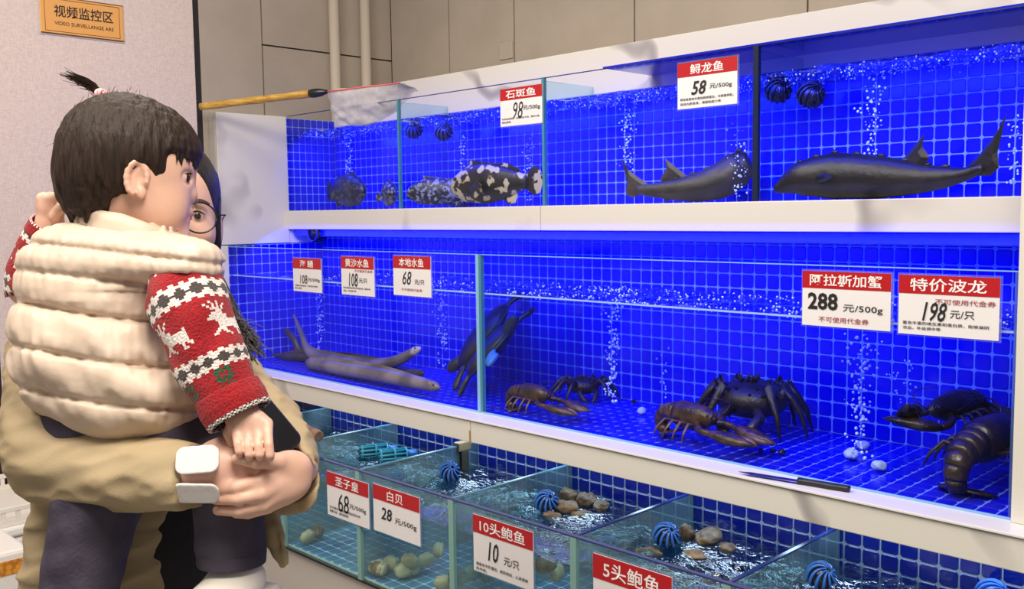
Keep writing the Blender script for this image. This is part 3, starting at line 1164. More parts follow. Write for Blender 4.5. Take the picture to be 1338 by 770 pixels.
def sturgeon(path, rads, label, m, dors, tail_up, anal=None):
    """path of room points from nose to tail; fins given by path index"""
    P = catmull(path, 6)
    R_ = np.interp(np.linspace(0, 1, len(P)), np.linspace(0, 1, len(rads)), rads)
    e = empty('sturgeon', P[0], label, 'fish', 'sturgeons in the upper tank', world=True)
    b = MB()
    b.tube(P, [(r * .8, r) for r in R_], 16, up=(0, 0, 1))
    b.build('body', m, e, smooth=True)
    for i in range(6, len(P) - 8, 3):           # bony plates along the back
        b = MB()
        q = P[i] + np.array([0, 0, R_[i]])
        b.ball(q, (.010, .005, .006), 8, 5)
        b.build('scute', m, e, smooth=True)
    n = len(P)
    d = P[-1] - P[-6]
    d /= np.linalg.norm(d)

    def outline(name, base, pts, t=.004):
        v, f_ = fin(pts, t)
        v = [base + d * x + np.array([0, y, z]) for x, y, z in v]
        mobj(name, v, f_, m, e)
    i = int(n * dors)
    outline('dorsal_fin', P[i] + np.array([0, 0, R_[i] * .7]), [(-.06, 0), (-.03, .02), (.03, .062), (.025, .035), (.045, .005), (.02, -.012)])
    outline('anal_fin', P[i] - np.array([0, 0, R_[i] * .5]), [(-.02, .006), (.03, -.022), (.03, .0)])
    t_ = tail_up
    outline('tail_fin', P[-1], [(-.05, .008), (-.01, .03), (.03, .055 + t_), (.048, .085 + t_), (.03, .02), (.034, -.012), (.016, -.022), (-.03, -.008)])
    for sd in (-1, 1):
        i = int(n * .25)
        v, f_ = fin([(0, 0), (.06, -.012), (.085, -.03), (.05, -.028), (.0, -.015)])
        mobj('pectoral_fin', [P[i] + d * x + np.array([0, sd * (.02 + x * .45) + y, z]) for x, y, z in v], f_, m, e)
    return e


def up(x, y, Yd):
    return at(x, y, Y=Yd)


sturgeon([up(980, 222, 2.17), up(965, 230, 2.16), up(940, 246, 2.13), up(905, 255, 2.095), up(860, 258, 2.065), up(832, 257, 2.055)],
         [.030, .046, .046, .036, .020, .012], 'sturgeon with upturned tail fin under the 58 yuan sign', STUR, .70, .0)
sturgeon([up(1012, 258, 2.075), up(1045, 244, 2.09), up(1090, 240, 2.11), up(1150, 242, 2.11), up(1210, 244, 2.11), up(1255, 240, 2.10), up(1285, 230, 2.09)],
         [.008, .040, .054, .048, .030, .016, .009], 'large dark sturgeon facing left in the compartment beside the marble post', STUR_D, .60, .01)

# eels in the left compartment of the middle tank
EEL = mat('eel_skin', (0.10, 0.085, 0.09), .3, col2=(0.22, 0.19, 0.19), nscale=9, bump=.2, bscale=100)
EEL_D = mat('dark_eel_skin', (0.03, 0.026, 0.034), .3, col2=(0.08, 0.07, 0.08), nscale=9)
EEL_W = mat('eel_belly', (0.45, 0.42, 0.40), .35)


def eel(pix, rads, label, m, mouth=True, finp=None):
    P = catmull([at(x, y, Y=Yd) for x, y, Yd in pix], 7)
    R_ = np.interp(np.linspace(0, 1, len(P)), np.linspace(0, 1, len(rads)), rads)
    P[:, 2] = np.maximum(P[:, 2], .9605 + R_)
    e = empty('eel', P[0], label, 'eel', 'eels on the floor of the middle tank', world=True)
    b = MB()
    b.tube(P, [(r * .85, r) for r in R_], 16, up=(0, 0, 1))
    b.build('body', m, e, smooth=True)
    v, f_ = [], []
    n = len(P)
    for i in range(n):
        hgt = R_[i] + .010 * math.sin(math.pi * min(1, (i + 2) / (n * .85))) * (i < n * .85)
        v += [P[i] + np.array([0, .0015, R_[i] * .8]), P[i] + np.array([0, 0, hgt]), P[i] + np.array([0, -.0015, R_[i] * .8])]
    for i in range(n - 1):
        f_ += [(3 * i, 3 * i + 1, 3 * i + 4, 3 * i + 3), (3 * i + 1, 3 * i + 2, 3 * i + 5, 3 * i + 4)]
    mobj('back_fin', v, f_, m, e)
    d = P[-1] - P[-4]
    d /= np.linalg.norm(d)
    h = MB()
    r = R_[-1]
    h.tube([P[-1] - d * .02, P[-1] + d * .004, P[-1] + d * .020, P[-1] + d * .034], [(r * .9, r), (r * .86, r * .98), (r * .62, r * .72), (r * .2, r * .25)], 14, up=(0, 0, 1))
    hd_ = h.build('head', finp or m, e, smooth=True)
    side = np.array([0, -1.0, 0])
    for sd in (1, -1):
        MB().ball(P[-1] + d * .014 + side * sd * r * .62 + np.array([0, 0, r * .4]), .0035, 8, 6).build('eye', mat('fish_eye', (.03, .03, .03), .1), hd_, smooth=True)
    b = MB()
    b.tube([P[-1] + d * .012 + side * r * .72 - np.array([0, 0, r * .25]), P[-1] + d * .033 - np.array([0, 0, r * .1]), P[-1] + d * .012 - side * r * .72 - np.array([0, 0, r * .25])], .0012, 5)
    b.build('mouth', FINM, hd_)
    return e


eel([(404, 478, 1.845), (440, 482, 1.835), (490, 489, 1.825), (535, 498, 1.815), (566, 505, 1.805)], [.020, .024, .025, .023, .017],
    'thick grey eel lying nearest the glass with its snout to the divider', EEL)
eel([(384, 412, 1.93), (394, 436, 1.92), (406, 462, 1.91), (440, 472, 1.90), (485, 478, 1.895), (515, 473, 1.89), (542, 459, 1.885)], [.006, .012, .018, .020, .021, .020, .014],
    'grey eel with curled tail and pale head raised', EEL, True, EEL_W)
eel([(357, 464, 1.90), (378, 468, 1.91), (398, 472, 1.93), (440, 470, 1.96), (490, 476, 1.96), (530, 487, 1.93), (548, 488, 1.91)], [.004, .014, .019, .019, .02, .019, .013],
    'dark eel behind the other two with its tail towards the tiled side', EEL_D)
eel([(373, 432, 1.97), (384, 444, 1.97), (394, 462, 1.975), (420, 474, 1.99), (470, 472, 2.0)], [.010, .016, .016, .014, .01],
    'short dark eel with broad upright tail by the tiled side', EEL_D)

# softshell turtles
TUR = mat('turtle_shell', (0.008, 0.009, 0.007), .4, col2=(0.022, 0.024, 0.016), nscale=16, bump=.4, bscale=60)
TUR_P = mat('turtle_pale', (0.016, 0.018, 0.012), .4, col2=(0.06, 0.063, 0.038), nscale=20)
TUR_LIT = mat('turtle_flipper_lit', (0.10, 0.26, 0.55), .35)  # blue light on the flipper painted as its colour


def turtle(p, fwd, upv, s, label, flip=None):
    e = empty('softshell_turtle', label=label, cat='turtle', group='softshell turtles in the middle tank')
    b = MB()
    rows = []
    b.ball((0, 0, .03), (.13, .105, .034), 22, 12)
    sh = b.build('shell', TUR, e, smooth=True)
    b = MB()
    b.ball((0, 0, .024), (.138, .114, .010), 22, 6)
    b.build('shell_rim', TUR_P, e, smooth=True)
    b = MB()
    b.tube(catmull([(.11, 0, .028), (.13, .0, .032), (.15, .006, .038), (.172, .008, .04), (.188, .008, .036)], 4), list(np.interp(np.linspace(0, 1, 17), [0, .3, .6, .85, 1], [.020, .018, .020, .014, .006])), 12)
    b.build('head', TUR_P, e, smooth=True)
    for k, (x, y, ax_, ay) in enumerate(((.08, .08, .035, .045), (.08, -.08, .035, -.045), (-.09, .07, -.035, .035), (-.09, -.07, -.035, -.035))):
        b = MB()
        b.tube(catmull([(x, y, .024), (x + ax_ * .5, y + ay * .6, .020), (x + ax_ * 1.1, y + ay, .012), (x + ax_ * 1.5, y + ay * 1.1, .010)], 4), [(r, r * .35) for r in np.interp(np.linspace(0, 1, 13), [0, .4, .8, 1], [.022, .024, .028, .008])], 10, up=(0, 0, 1))
        b.build('flipper', TUR_LIT if k == flip else TUR_P, e, smooth=True)
    return place(e, p, fwd, upv, s)


c = at(676, 468, Y=1.98)
turtle((-2.03, 1.95, 1.035), (.75, -.15, .50), (-.48, -.52, .70), .92, 'dark softshell turtle with a flipper painted as if lit blue seen through the divider', 1)
c = at(628, 450, Y=2.02)
turtle((-2.16, 2.07, 1.10), (-.72, -.05, -.66), (-.45, -.60, .65), 1.0, 'dark softshell turtle sloping head-down behind the one with the lit flipper')

# lobsters
LOB = mat('lobster_brown', (0.014, 0.007, 0.004), .3, col2=(0.10, 0.050, 0.024), nscale=42, nlo=.4, nhi=.68, bump=.5, bscale=120)
LOB_P = mat('lobster_pale', (0.16, 0.10, 0.06), .4, col2=(0.07, 0.04, 0.022), nscale=40)
LOB_D = mat('lobster_dark', (0.006, 0.004, 0.004), .3, col2=(0.030, 0.018, 0.014), nscale=26, bump=.5, bscale=120)


def lobster(p, fwd, s, label, m, curl=1.0, claw=((.0, .0), (.0, .0)), name='lobster', up=(0, 0, 1), group='lobsters on the middle tank floor', lean=0):
    e = empty(name, label=label, cat='lobster', group=group)
    b = MB()
    xs_ = [.125, .112, .095, .07, .04, .01, -.002]
    hs = [.004, .015, .024, .031, .0335, .032, .027]
    b.tube([(x, 0, .046 + (.004 if x > .09 else 0)) for x in xs_], [(h * .92, h) for h in hs], 16, up=(0, 0, 1))
    b.build('carapace', m, e, smooth=True)
    # abdomen segments curling down
    x, z, a = -.004, .046, 0.0
    for i in range(6):
        r = .0255 - i * .0022
        d = (-math.cos(a), -math.sin(a))
        b = MB()
        b.tube([(x + .004 * -d[0], 0, z + .004 * -d[1]), (x + d[0] * .003, 0, z + d[1] * .003), (x + d[0] * .014, 0, z + d[1] * .014), (x + d[0] * .0185, 0, z + d[1] * .0185)],
               [(r * .9, r * .86), (r, r), (r * .98, r * .97), (r * .86, r * .82)], 14, up=(0, 0, 1) if a < 1.2 else (-1, 0, 0.2))
        b.build('tail_segment', m, e, smooth=True)
        x, z = x + d[0] * .0165, z + d[1] * .0165
        a += curl * (.10 + .085 * i)
    for k in (-2, -1, 0, 1, 2):
        b = MB()
        d = np.array([-math.cos(a), 0.35 * k, -math.sin(a)])
        b.tube([np.array([x, 0, z]), np.array([x, .006 * k, z]) + d * .018, np.array([x, .007 * k, z]) + d * .036], [(.006, .003), (.011, .003), (.006, .002)], 8, up=(0, 0, 1))
        b.build('tail_fan', m, e, smooth=True)
    for sd, (sw, rise) in zip((1, -1), claw):
        b = MB()
        q = [(.085, sd * .02, .038), (.105, sd * .040, .034), (.128, sd * .046, .030), (.148, sd * .042, .028)]
        b.tube(catmull(q, 3), list(np.interp(np.linspace(0, 1, 10), [0, .5, 1], [.007, .009, .008])), 8)
        arm = b.build('claw_arm', m, e, smooth=True)
        o0 = np.array([.148, sd * .042, .028])
        f0 = np.array([1, sd * sw, rise])
        f0 /= np.linalg.norm(f0)
        l0 = np.cross((0, 0, 1), f0)
        l0 /= np.linalg.norm(l0)
        b = MB()
        pts = [o0 - f0 * .004, o0 + f0 * .015, o0 + f0 * .04, o0 + f0 * .062, o0 + f0 * .085 + l0 * .004 * sd, o0 + f0 * .115 + l0 * .0 * sd]
        b.tube(pts, [(.008, .007), (.018, .012), (.024, .0145), (.020, .013), (.010, .009), (.002, .002)], 12, up=(0, 0, 1))
        b.build('claw', m, e, smooth=True)
        b = MB()
        pts = [o0 + f0 * .045 - l0 * sd * .016, o0 + f0 * .07 - l0 * sd * .020, o0 + f0 * .09 - l0 * sd * .016, o0 + f0 * .108 - l0 * sd * .006]
        b.tube(pts, [(.008, .008), (.009, .009), (.006, .007), (.0015, .002)], 8, up=(0, 0, 1))
        b.build('claw_finger', LOB_P if m is LOB else m, e, smooth=True)
        for i in range(4):
            x0 = .075 - i * .02
            b = MB()
            b.tube([(x0, sd * .018, .030), (x0 + .010 - i * .006, sd * .050, .040), (x0 + .012 - i * .010, sd * .066, .020), (x0 + .014 - i * .012, sd * .074, .001)], [.004, .0035, .003, .001], 6)
            b.build('leg', LOB_P if m is LOB else m, e, smooth=True)
        b = MB()
        b.tube(catmull([(.115, sd * .010, .05), (.135, sd * .02, .07), (.13, sd * .035, .085), (.09, sd * .042, .088), (.04, sd * .044, .080)], 4), [.0015] * 8 + [.0010] * 9, 5)
        b.build('antenna', m, e)
        MB().ball((.108, sd * .013, .058), .004, 8, 6).build('eye', mat('fish_eye', (.03, .03, .03), .1), e, smooth=True)
    return place(e, p, fwd, up, s)


ZF = .9615


def onf(x, y):
    p = at(x, y, Z=ZF)
    return np.array([p[0], p[1], ZF])


# scale from the photographed lengths
c = at(878, 580, Y=1.83)
lobster((c[0], 1.835, ZF + .001), (.96, -.20, 0), 1.0, 'brown lobster side-on in the middle of the tank floor, claws towards the knife', LOB, 1.75, ((.0, -.12), (-.30, -.10)))
c = at(662, 540, Y=1.81)
lobster((c[0], 1.825, ZF + .001), (.97, -.05, 0), .86, 'brown lobster lying close against the glass right of the divider', LOB, 1.6, ((-.1, -.08), (-.2, -.12)))
c = at(1272, 640, Y=1.86)
lobster((c[0] + .004, 1.90, ZF + .001), (.06, 1, .04), 1.32, 'dark brown lobster with its tail to the glass beside the marble post', LOB_D, 1.5, ((-2.6, .9), (-2.6, .9)))
c = at(1252, 575, Y=2.02)
lobster((c[0] - .01, 2.10, ZF + .085), (-.25, -1, -.10), .95, 'dark lobster facing the glass with one big claw raised', LOB_D, 2.2, ((-1.2, .3), (-.9, .9)))


def crab(p, fwd, s, label, m, nleg=4, spread=1.0):
    e = empty('king_crab', label=label, cat='crab', group='crabs at the back of the middle tank')
    b = MB()
    b.ball((0, 0, .085), (.085, .095, .05), 18, 12)
    for i in range(40):
        th, ph = rng.uniform(0, 6.28), rng.uniform(.1, 1.3)
        n = np.array([math.cos(th) * math.sin(ph), math.sin(th) * math.sin(ph), math.cos(ph)])
        q = np.array([0, 0, .085]) + n * np.array([.085, .095, .05])
        b.tube([q - n * .004, q + n * .014], [.005, .0008], 5)
    b.build('shell', m, e, smooth=True)
    for sd in (1, -1):
        for i in range(nleg):
            a = .9 - i * .62
            dx, dy = math.sin(a), sd * math.cos(a)
            b = MB()
            r0 = np.array([dx * .06, dy * .075, .075])
            k1 = np.array([dx * .14 * spread, dy * .16 * spread, .125])
            k2 = np.array([dx * .20 * spread, dy * .235 * spread, .06])
            k3 = np.array([dx * .22 * spread, dy * .265 * spread, .003])
            b.tube([r0, (r0 + k1) / 2 + np.array([0, 0, .01]), k1, (k1 + k2) / 2, k2, k3], [.012, .013, .011, .010, .008, .002], 8)
            for t in np.linspace(.1, .9, 6):
                q = r0 + (k1 - r0) * t
                b.tube([q, q + np.array([0, 0, .022])], [.004, .0008], 5)
            b.build('leg', m, e, smooth=True)
    for sd in (1, -1):
        b = MB()
        b.tube([(.07, sd * .03, .07), (.12, sd * .05, .06), (.15, sd * .03, .03), (.165, sd * .01, .015)], [.012, .014, .013, .004], 8)
        b.build('claw', m, e, smooth=True)
    return place(e, p, fwd, s=s)


CRB = mat('king_crab_dimmed', (0.008, 0.007, 0.014), .4, col2=(0.020, 0.015, 0.022), nscale=30, bump=.5, bscale=90)  # dark-blue dimming through the water put into the colour
c = onf(1004, 545)
crab((c[0] + .055, 2.06, ZF + .001), (.3, -1, 0), .95, 'big dark king crab hunched against the back tiles', CRB, 4, .58)
c = onf(772, 520)
crab((c[0], 2.06, ZF + .001), (.8, -.6, 0), .5, 'small dark crab by the back tiles near the bubbles', CRB, 4, .8)

# ------------------------------------------------------------------ bubbles (nobody could count them)
BUB = mat('air_bubble', (0.55, 0.75, 1.0), .08, spec=1.0)
OCT = [(1, 0, 0), (-1, 0, 0), (0, 1, 0), (0, -1, 0), (0, 0, 1), (0, 0, -1)]


def bubbles(name, P, R_, label, parent=None):
    base = MB()
    base.ball((0, 0, 0), 1.0, 6, 4)
    bv, bf = np.array(base.v), base.f
    V = np.concatenate([bv * r + p for p, r in zip(P, R_)])
    k = len(bv)
    Fs = [tuple(i + k * j for i in f_) for j in range(len(P)) for f_ in bf]
    o = mobj(name, V, Fs, BUB, parent, smooth=True)
    return tag(o, label, 'bubbles', kind='stuff') if label else o


def stream(x, y0, y1, Yd, n, wid, label, rmax=.004):
    a, b = at(x, y0, Y=Yd), at(x, y1, Y=Yd)
    t = rng.random(n)
    P = a + (b - a) * t[:, None]
    P[:, 0] += rng.normal(0, wid, n) * (.5 + .8 * (1 - t)) + .006 * np.sin(t * 20)
    P[:, 1] += rng.normal(0, wid, n)
    bubbles('bubble_stream', P, rng.uniform(.0009, rmax, n) ** 1.0, label)


stream(800, 392, 528, 1.93, 150, .009, 'tall bubble column in the middle of the right compartment')
stream(1124, 436, 600, 1.95, 150, .013, 'bubble column under the 288 yuan sign', .0042)
stream(1180, 470, 560, 2.05, 40, .012, 'faint bubble column beside the raised claw', .003)
stream(418, 380, 462, 1.95, 80, .008, 'bubble column under the leftmost small sign', .0035)
stream(578, 378, 480, 1.95, 90, .010, 'bubble column left of the divider by the 68 yuan sign', .0035)
stream(868, 440, 545, 2.05, 26, .006, 'thin bubble trail right of the tall column', .003)
stream(456, 165, 262, 2.10, 90, .008, 'bubble column in the leftmost upper compartment', .0032)
stream(604, 176, 240, 2.14, 50, .006, 'bubble column behind the large grouper', .003)
stream(691, 176, 264, 2.14, 60, .006, 'bubble column under the 98 yuan sign', .003)
stream(822, 140, 232, 2.12, 90, .012, 'bubble cloud above the sturgeon tail fin', .0034)
stream(965, 160, 258, 2.12, 60, .014, 'bubble cloud below the 58 yuan sign', .0034)
stream(1140, 100, 258, 2.12, 130, .012, 'bubble column above the large dark sturgeon', .0034)
stream(1325, 150, 250, 2.10, 40, .010, 'bubble column along the marble post', .003)


def froth(x0, x1, y0, y1, z, n, label, zs=.004, rmax=.0035, yb=1.0):
    P = np.stack([rng.uniform(x0, x1, n), y0 + (y1 - y0) * rng.random(n) ** yb, z + rng.normal(0, zs, n)], 1)
    bubbles('froth', P, rng.uniform(.0006, rmax * .8, n), label)


for (a, b, lab, n) in ((-3.24, -2.57, 'froth under the water line of the leftmost upper compartment', 260), (-2.55, -1.90, 'froth under the water line by the big grouper', 200),
                       (-1.885, -1.22, 'froth under the water line by the 58 yuan sign', 330), (-1.20, -.56, 'froth under the water line beside the marble post', 380)):
    froth(a, b, YU + .012, YBU - .02, 1.808, n, lab, .007, .0030, 1.6)
froth(-1.87, -.56, YL + .012, YBM - .03, 1.285, 800, 'froth on the water of the right middle compartment', .003, .0036, 1.2)
froth(-2.9, -1.905, YL + .012, YBM - .03, 1.285, 330, 'froth on the water of the left middle compartment', .003, .0032, 1.2)

# ------------------------------------------------------------------ striped air balls
BALL_B = mat('ball_blue', (0.04, 0.17, 0.62), .25)
BALL_K = mat('ball_black', (0.006, 0.008, 0.014), .25)


def airball(p, r, label, group, tilt=0.0, colors=(BALL_B, BALL_K)):
    e = empty('air_ball', label=label, cat='ball', group=group)
    MB().ball((0, 0, 0), r * .93, 20, 12).build('core', colors[1], e, smooth=True)
    for i in range(11):
        a = 2 * math.pi * i / 11
        b = MB()
        q = [(r * math.sin(t) * math.cos(a + .5 * t), r * math.sin(t) * math.sin(a + .5 * t), r * math.cos(t)) for t in np.linspace(.18, math.pi - .18, 11)]
        b.tube(q, [r * .10 * (.35 + .9 * math.sin(t)) for t in np.linspace(.18, math.pi - .18, 11)], 6)
        b.build('rib', colors[0], e, smooth=True)
    e.location = tuple(map(float, p))
    e.rotation_euler = (.75 + tilt, .35, .9)
    return e


GB = 'blue and black striped air balls'
for (x, y, z, r, lab) in ((588, 617, .765, .028, 'striped ball floating above the white clam compartment beside the brown clip'), (714, 656, .765, .0285, 'striped ball floating next to the brown abalones, above the 10 yuan sign'),
                          (871, 700, .765, .0285, 'whole striped ball floating left of the wide pale abalone'), (1073, 753, .765, .028, 'striped ball floating at the bottom edge of the picture'),
                          (519, 627, .735, .024, 'top of a striped ball over the rim in the clam compartment, front of the clip'), (643, 666, .735, .024, 'top of a striped ball over the rim right above the sign reading 10'),
                          (797, 716, .735, .024, 'top of a striped ball over the rim at the red band reading five')):
    airball(at(x, y, Z=z), r, lab, GB)
p = at(1301, 776, Z=.765)
airball(p, .03, 'plain blue float at the bottom right corner', GB, 0, (BALL_B, BALL_B))
BALL_S = mat('ball_slate', (0.02, 0.03, 0.07), .3)
for (x, y, lab) in ((541, 170, 'dark striped ball at the water line next to the upper divider'), (580, 172, 'dark striped ball at the water line left of the 98 yuan sign')):
    airball(at(x, y, Y=2.10), .030, lab, 'dark striped balls in the upper tank', .3, (BALL_S, BALL_K))
for (x, y, lab) in ((1017, 118, 'dark ball at the water line beside the dark divider'), (1060, 124, 'dark ball at the water line above the sturgeon head')):
    airball(at(x, y, Y=2.12), .031, lab, 'dark striped balls in the upper tank', .3, (BALL_K, BALL_K))

# ------------------------------------------------------------------ shellfish tank contents
CY = mat('cyan_plastic', (0.04, 0.36, 0.50), .3)
CYB = mat('blue_plastic_cap', (0.02, 0.16, 0.45), .3)
for k, (x, y, lab) in enumerate(((484, 587, 'cyan ribbed float cage nearer the person in the shellfish tank'), (516, 595, 'cyan ribbed float cage nearer the brown clip in the shellfish tank'))):
    e = empty('float_cage', label=lab, cat='float', group='cyan float cages')
    for s in (-.042, .0, .036):
        b = MB()
        b.tube([(s, .019 * math.cos(t), .019 * math.sin(t)) for t in np.linspace(0, 2 * math.pi, 17)], .003, 6)
        b.build('ring', CY, e, smooth=True)
    for i in range(9):
        a = 2 * math.pi * i / 9
        b = MB()
        b.tube([(-.048, .017 * math.cos(a), .017 * math.sin(a)), (-.02, .0185 * math.cos(a), .0185 * math.sin(a)), (.036, .0185 * math.cos(a), .0185 * math.sin(a))], .0032, 5)
        b.build('slat', CY, e)
    b = MB()
    b.tube([(-.055, 0, 0), (-.046, 0, 0), (.032, 0, 0)], [.006, .014, .014], 10)
    b.build('core', mat('cage_core', (.01, .08, .16), .4), e, smooth=True)
    b = MB()
    b.tube([(.036, 0, 0), (.046, 0, 0), (.066, 0, 0), (.070, 0, 0)], [.016, .013, .012, .008], 12)
    b.build('cap', CYB, e, smooth=True)
    place(e, at(x, y, Z=.756), (.55, .85, .05), s=1.0)

ROCK = mat('abalone_shell_brown', (0.10, 0.055, 0.028), .55, col2=(0.30, 0.20, 0.11), nscale=34, nlo=.35, nhi=.7, bump=.9, bscale=70)
CREAM = mat('clam_cream', (0.55, 0.50, 0.34), .4, col2=(0.40, 0.34, 0.2), nscale=20)
CLB = mat('clam_brown', (0.10, 0.06, 0.035), .4, col2=(0.25, 0.16, 0.09), nscale=30)


def shell(name, p, r, seed, m, label, cat, group, ridge=0.0, rot=0.0, tilt=0.0):
    rg = np.random.default_rng(seed)
    nu, nv = (32, 18) if name == 'abalone' else (24, 12)
    b = MB()
    b.ball((0, 0, 0), 1.0, nu, nv)
    V = np.array(b.v)
    wv = Waves(8, 1.3, seed)
    d = 1 + .14 * wv(V) + (.07 * Waves(8, .45, seed + 9)(V) if name == 'abalone' else 0) + ridge * np.sin(V[:, 0] * 26 + 6 * V[:, 2])
    if name == 'clam':
        d = 1 + .05 * np.sin(14 * np.arctan2(V[:, 2] + 1.05, V[:, 0])) - .22 * np.exp(-(V[:, 1] / .12) ** 2) + .05 * wv(V)
    V = V * d[:, None] * np.array(r)
    e = mobj(name, V, b.f, m, None, smooth=True)
    e.location = tuple(map(float, p))
    e.rotation_euler = (tilt, 0, rot)
    return tag(e, label, cat, group)


GA = 'abalones at the water surface'
ab = [(742, 648, .028, .022, 'rounded brown abalone beside the striped ball'), (738, 662, .030, .018, 'flat brown abalone in front, right of the striped ball'), (766, 654, .032, .020, 'long ridged abalone nearest the back tiles'), (786, 661, .026, .014, 'dark abalone at the right end of the third compartment row'),
      (722, 676, .03, .012, 'submerged brown abalone below the striped ball'), (760, 674, .032, .012, 'submerged abalone amid white ripples'),
      (898, 697, .020, .020, 'small upright abalone behind the ball above the five sign'), (926, 703, .040, .018, 'wide pale ridged abalone near the back tiles'), (950, 716, .026, .012, 'brown abalone under the ripples near the right rim'),
      (905, 725, .03, .011, 'submerged abalone in the middle of the ripples'), (845, 722, .03, .011, 'submerged abalone by the front rim')]
for i, (x, y, rx, rz, lab) in enumerate(ab):
    shell('abalone', at(x, y, Z=.748 if rz > .013 else .735), (rx, rx * .75, rz), 40 + i, ROCK, lab, 'abalone', GA, .03, i * .7)
GC = 'clams on the shellfish tank floor'
cl = [(470, 745, CLB, 'brown clam under the 68 yuan sign in front'), (490, 742, CREAM, 'cream clam left of the white clam heap'), (482, 752, CREAM, 'open cream clam touching the glass'),
      (508, 738, CREAM, 'tall cream clam below the 28 yuan sign'), (528, 748, CREAM, 'white clam in the heap, nearest the glass'), (542, 744, CREAM, 'white clam in the heap, right side'), (536, 736, CREAM, 'white clam on the top of the heap'),
      (556, 735, CREAM, 'white clam at the back of the heap'), (573, 722, CREAM, 'white clam beside the green divider edge'), (598, 758, CLB, 'dark brown clam right of the green divider edge'), (618, 752, CREAM, 'round cream clam left of the 10 yuan sign'),
      (634, 755, CREAM, 'small cream clam under the corner of the 10 yuan sign'), (580, 765, CREAM, 'cream clam at the bottom edge of the picture'), (395, 706, CREAM, 'pale clam below the coat cuff'), (415, 697, CLB, 'tan clam at the floor of the compartment nearest the coat'), (712, 742, ROCK, 'brown clam right of the 10 yuan sign'), (728, 752, CREAM, 'cream clam left of the green edge by the five sign')]
for i, (x, y, m_, lab) in enumerate(cl):
    p = at(x, y, Y=1.56 + .05 * (i % 3))
    if p[2] < .54:
        p = at(x, y, Z=.54)
    shell('clam', p + np.array([0, 0, .006]), (.028, .016, .021), 80 + i, m_, lab, 'clam', GC, .02, i * 1.1, .3)

# brown clip over a divider
e = empty('clip', (-2.095, 1.80, .70), 'brown clip hooked over the glass divider with a strip hanging down', 'clip', world=True)
BRC = mat('clip_brown', (0.30, 0.20, 0.09), .5)
MB().box((-2.108, 1.835, .800), (-2.082, 1.885, .826), bev=.003).build('hook', BRC, e)
MB().box((-2.1095, 1.845, .715), (-2.1035, 1.872, .800), bev=.001).build('strip', mat('strip_dark', (.07, .055, .03), .5), e)
MB().box((-2.0855, 1.845, .715), (-2.0795, 1.872, .800), bev=.001).build('strip', mat('strip_dark', (.07, .055, .03), .5), e)

# wooden stick across the tank rim
a, b = at(417, 570, Z=.850), at(340, 528, Z=.850)
d = (b - a) / np.linalg.norm(b - a)
e = empty('wooden_stick', a, 'brown wooden stick end poking out past the coat sleeve', 'stick', world=True)
m_ = MB()
P = [a + d * t for t in np.linspace(0, .40, 12)]
m_.tube(P, [.0150 + .0012 * math.sin(i * 1.9) for i in range(12)], 14)
m_.build('shaft', mat('bark_brown', (.16, .085, .04), .7, col2=(.30, .18, .09), nscale=22, bump=.7, bscale=80), e, smooth=True)
m_ = MB()
m_.tube([a - d * .0006, a + d * .001], [.0128, .0128], 14)
m_.build('cut_end', mat('cut_wood', (.08, .055, .035), .7, col2=(.15, .10, .06), nscale=60), e)

# teal net ball
p = at(378, 532, Z=.835)
e = empty('net_ball', p, 'teal crumpled net ball by the coat sleeve under the ledge', 'net', world=True)
for i in range(22):
    ax = rng.normal(size=3)
    ax /= np.linalg.norm(ax)
    u_ = np.cross(ax, (0.3, .5, .8))
    u_ /= np.linalg.norm(u_)
    v_ = np.cross(ax, u_)
    rr_ = rng.uniform(.016, .024)
    m_ = MB()
    m_.tube([p + ax * .006 * math.sin(3 * t + i) + (u_ * math.cos(t) + v_ * math.sin(t)) * rr_ for t in np.linspace(0, 2 * math.pi, 25)], .0012, 5)
    m_.build('strand', mat('teal_net', (.03, .30, .30), .6), e)
MB().ball(p, .0165, 12, 8).build('core', mat('teal_core', (.01, .10, .11), .8), e)

# knife on the ledge
h0, h1 = at(1043, 629, Z=.964), at(1110, 640, Z=.964)
d = (h1 - h0) / np.linalg.norm(h1 - h0)
e = empty('knife', h0, 'knife with black ribbed handle lying on the white ledge', 'knife', world=True)
m_ = MB()
q, rr_ = [], []
for t in np.linspace(0, 1, 24):
    q.append(h0 + (h1 - h0) * t + np.array([0, 0, .0015]))
    rr_.append((.0078 + (.0010 if .35 < t < .75 and int(t * 48) % 2 else 0) + (.002 if t < .05 else 0), .0062))
m_.tube(q, rr_, 12, up=(0, 0, 1))
m_.build('handle', mat('black_rubber', (.01, .01, .011), .4), e, smooth=True)
n_ = np.array([-d[1], d[0], 0])
bl = [h0 - d * .0 + n_ * .008, h0 - d * .10 + n_ * .006, h0 - d * .125 - n_ * .002, h0 - d * .10 - n_ * .008, h0 - n_ * .008]
slab('blade', bl, .0015, mat('steel', (.7, .7, .72), .2, metal=1.0), e)

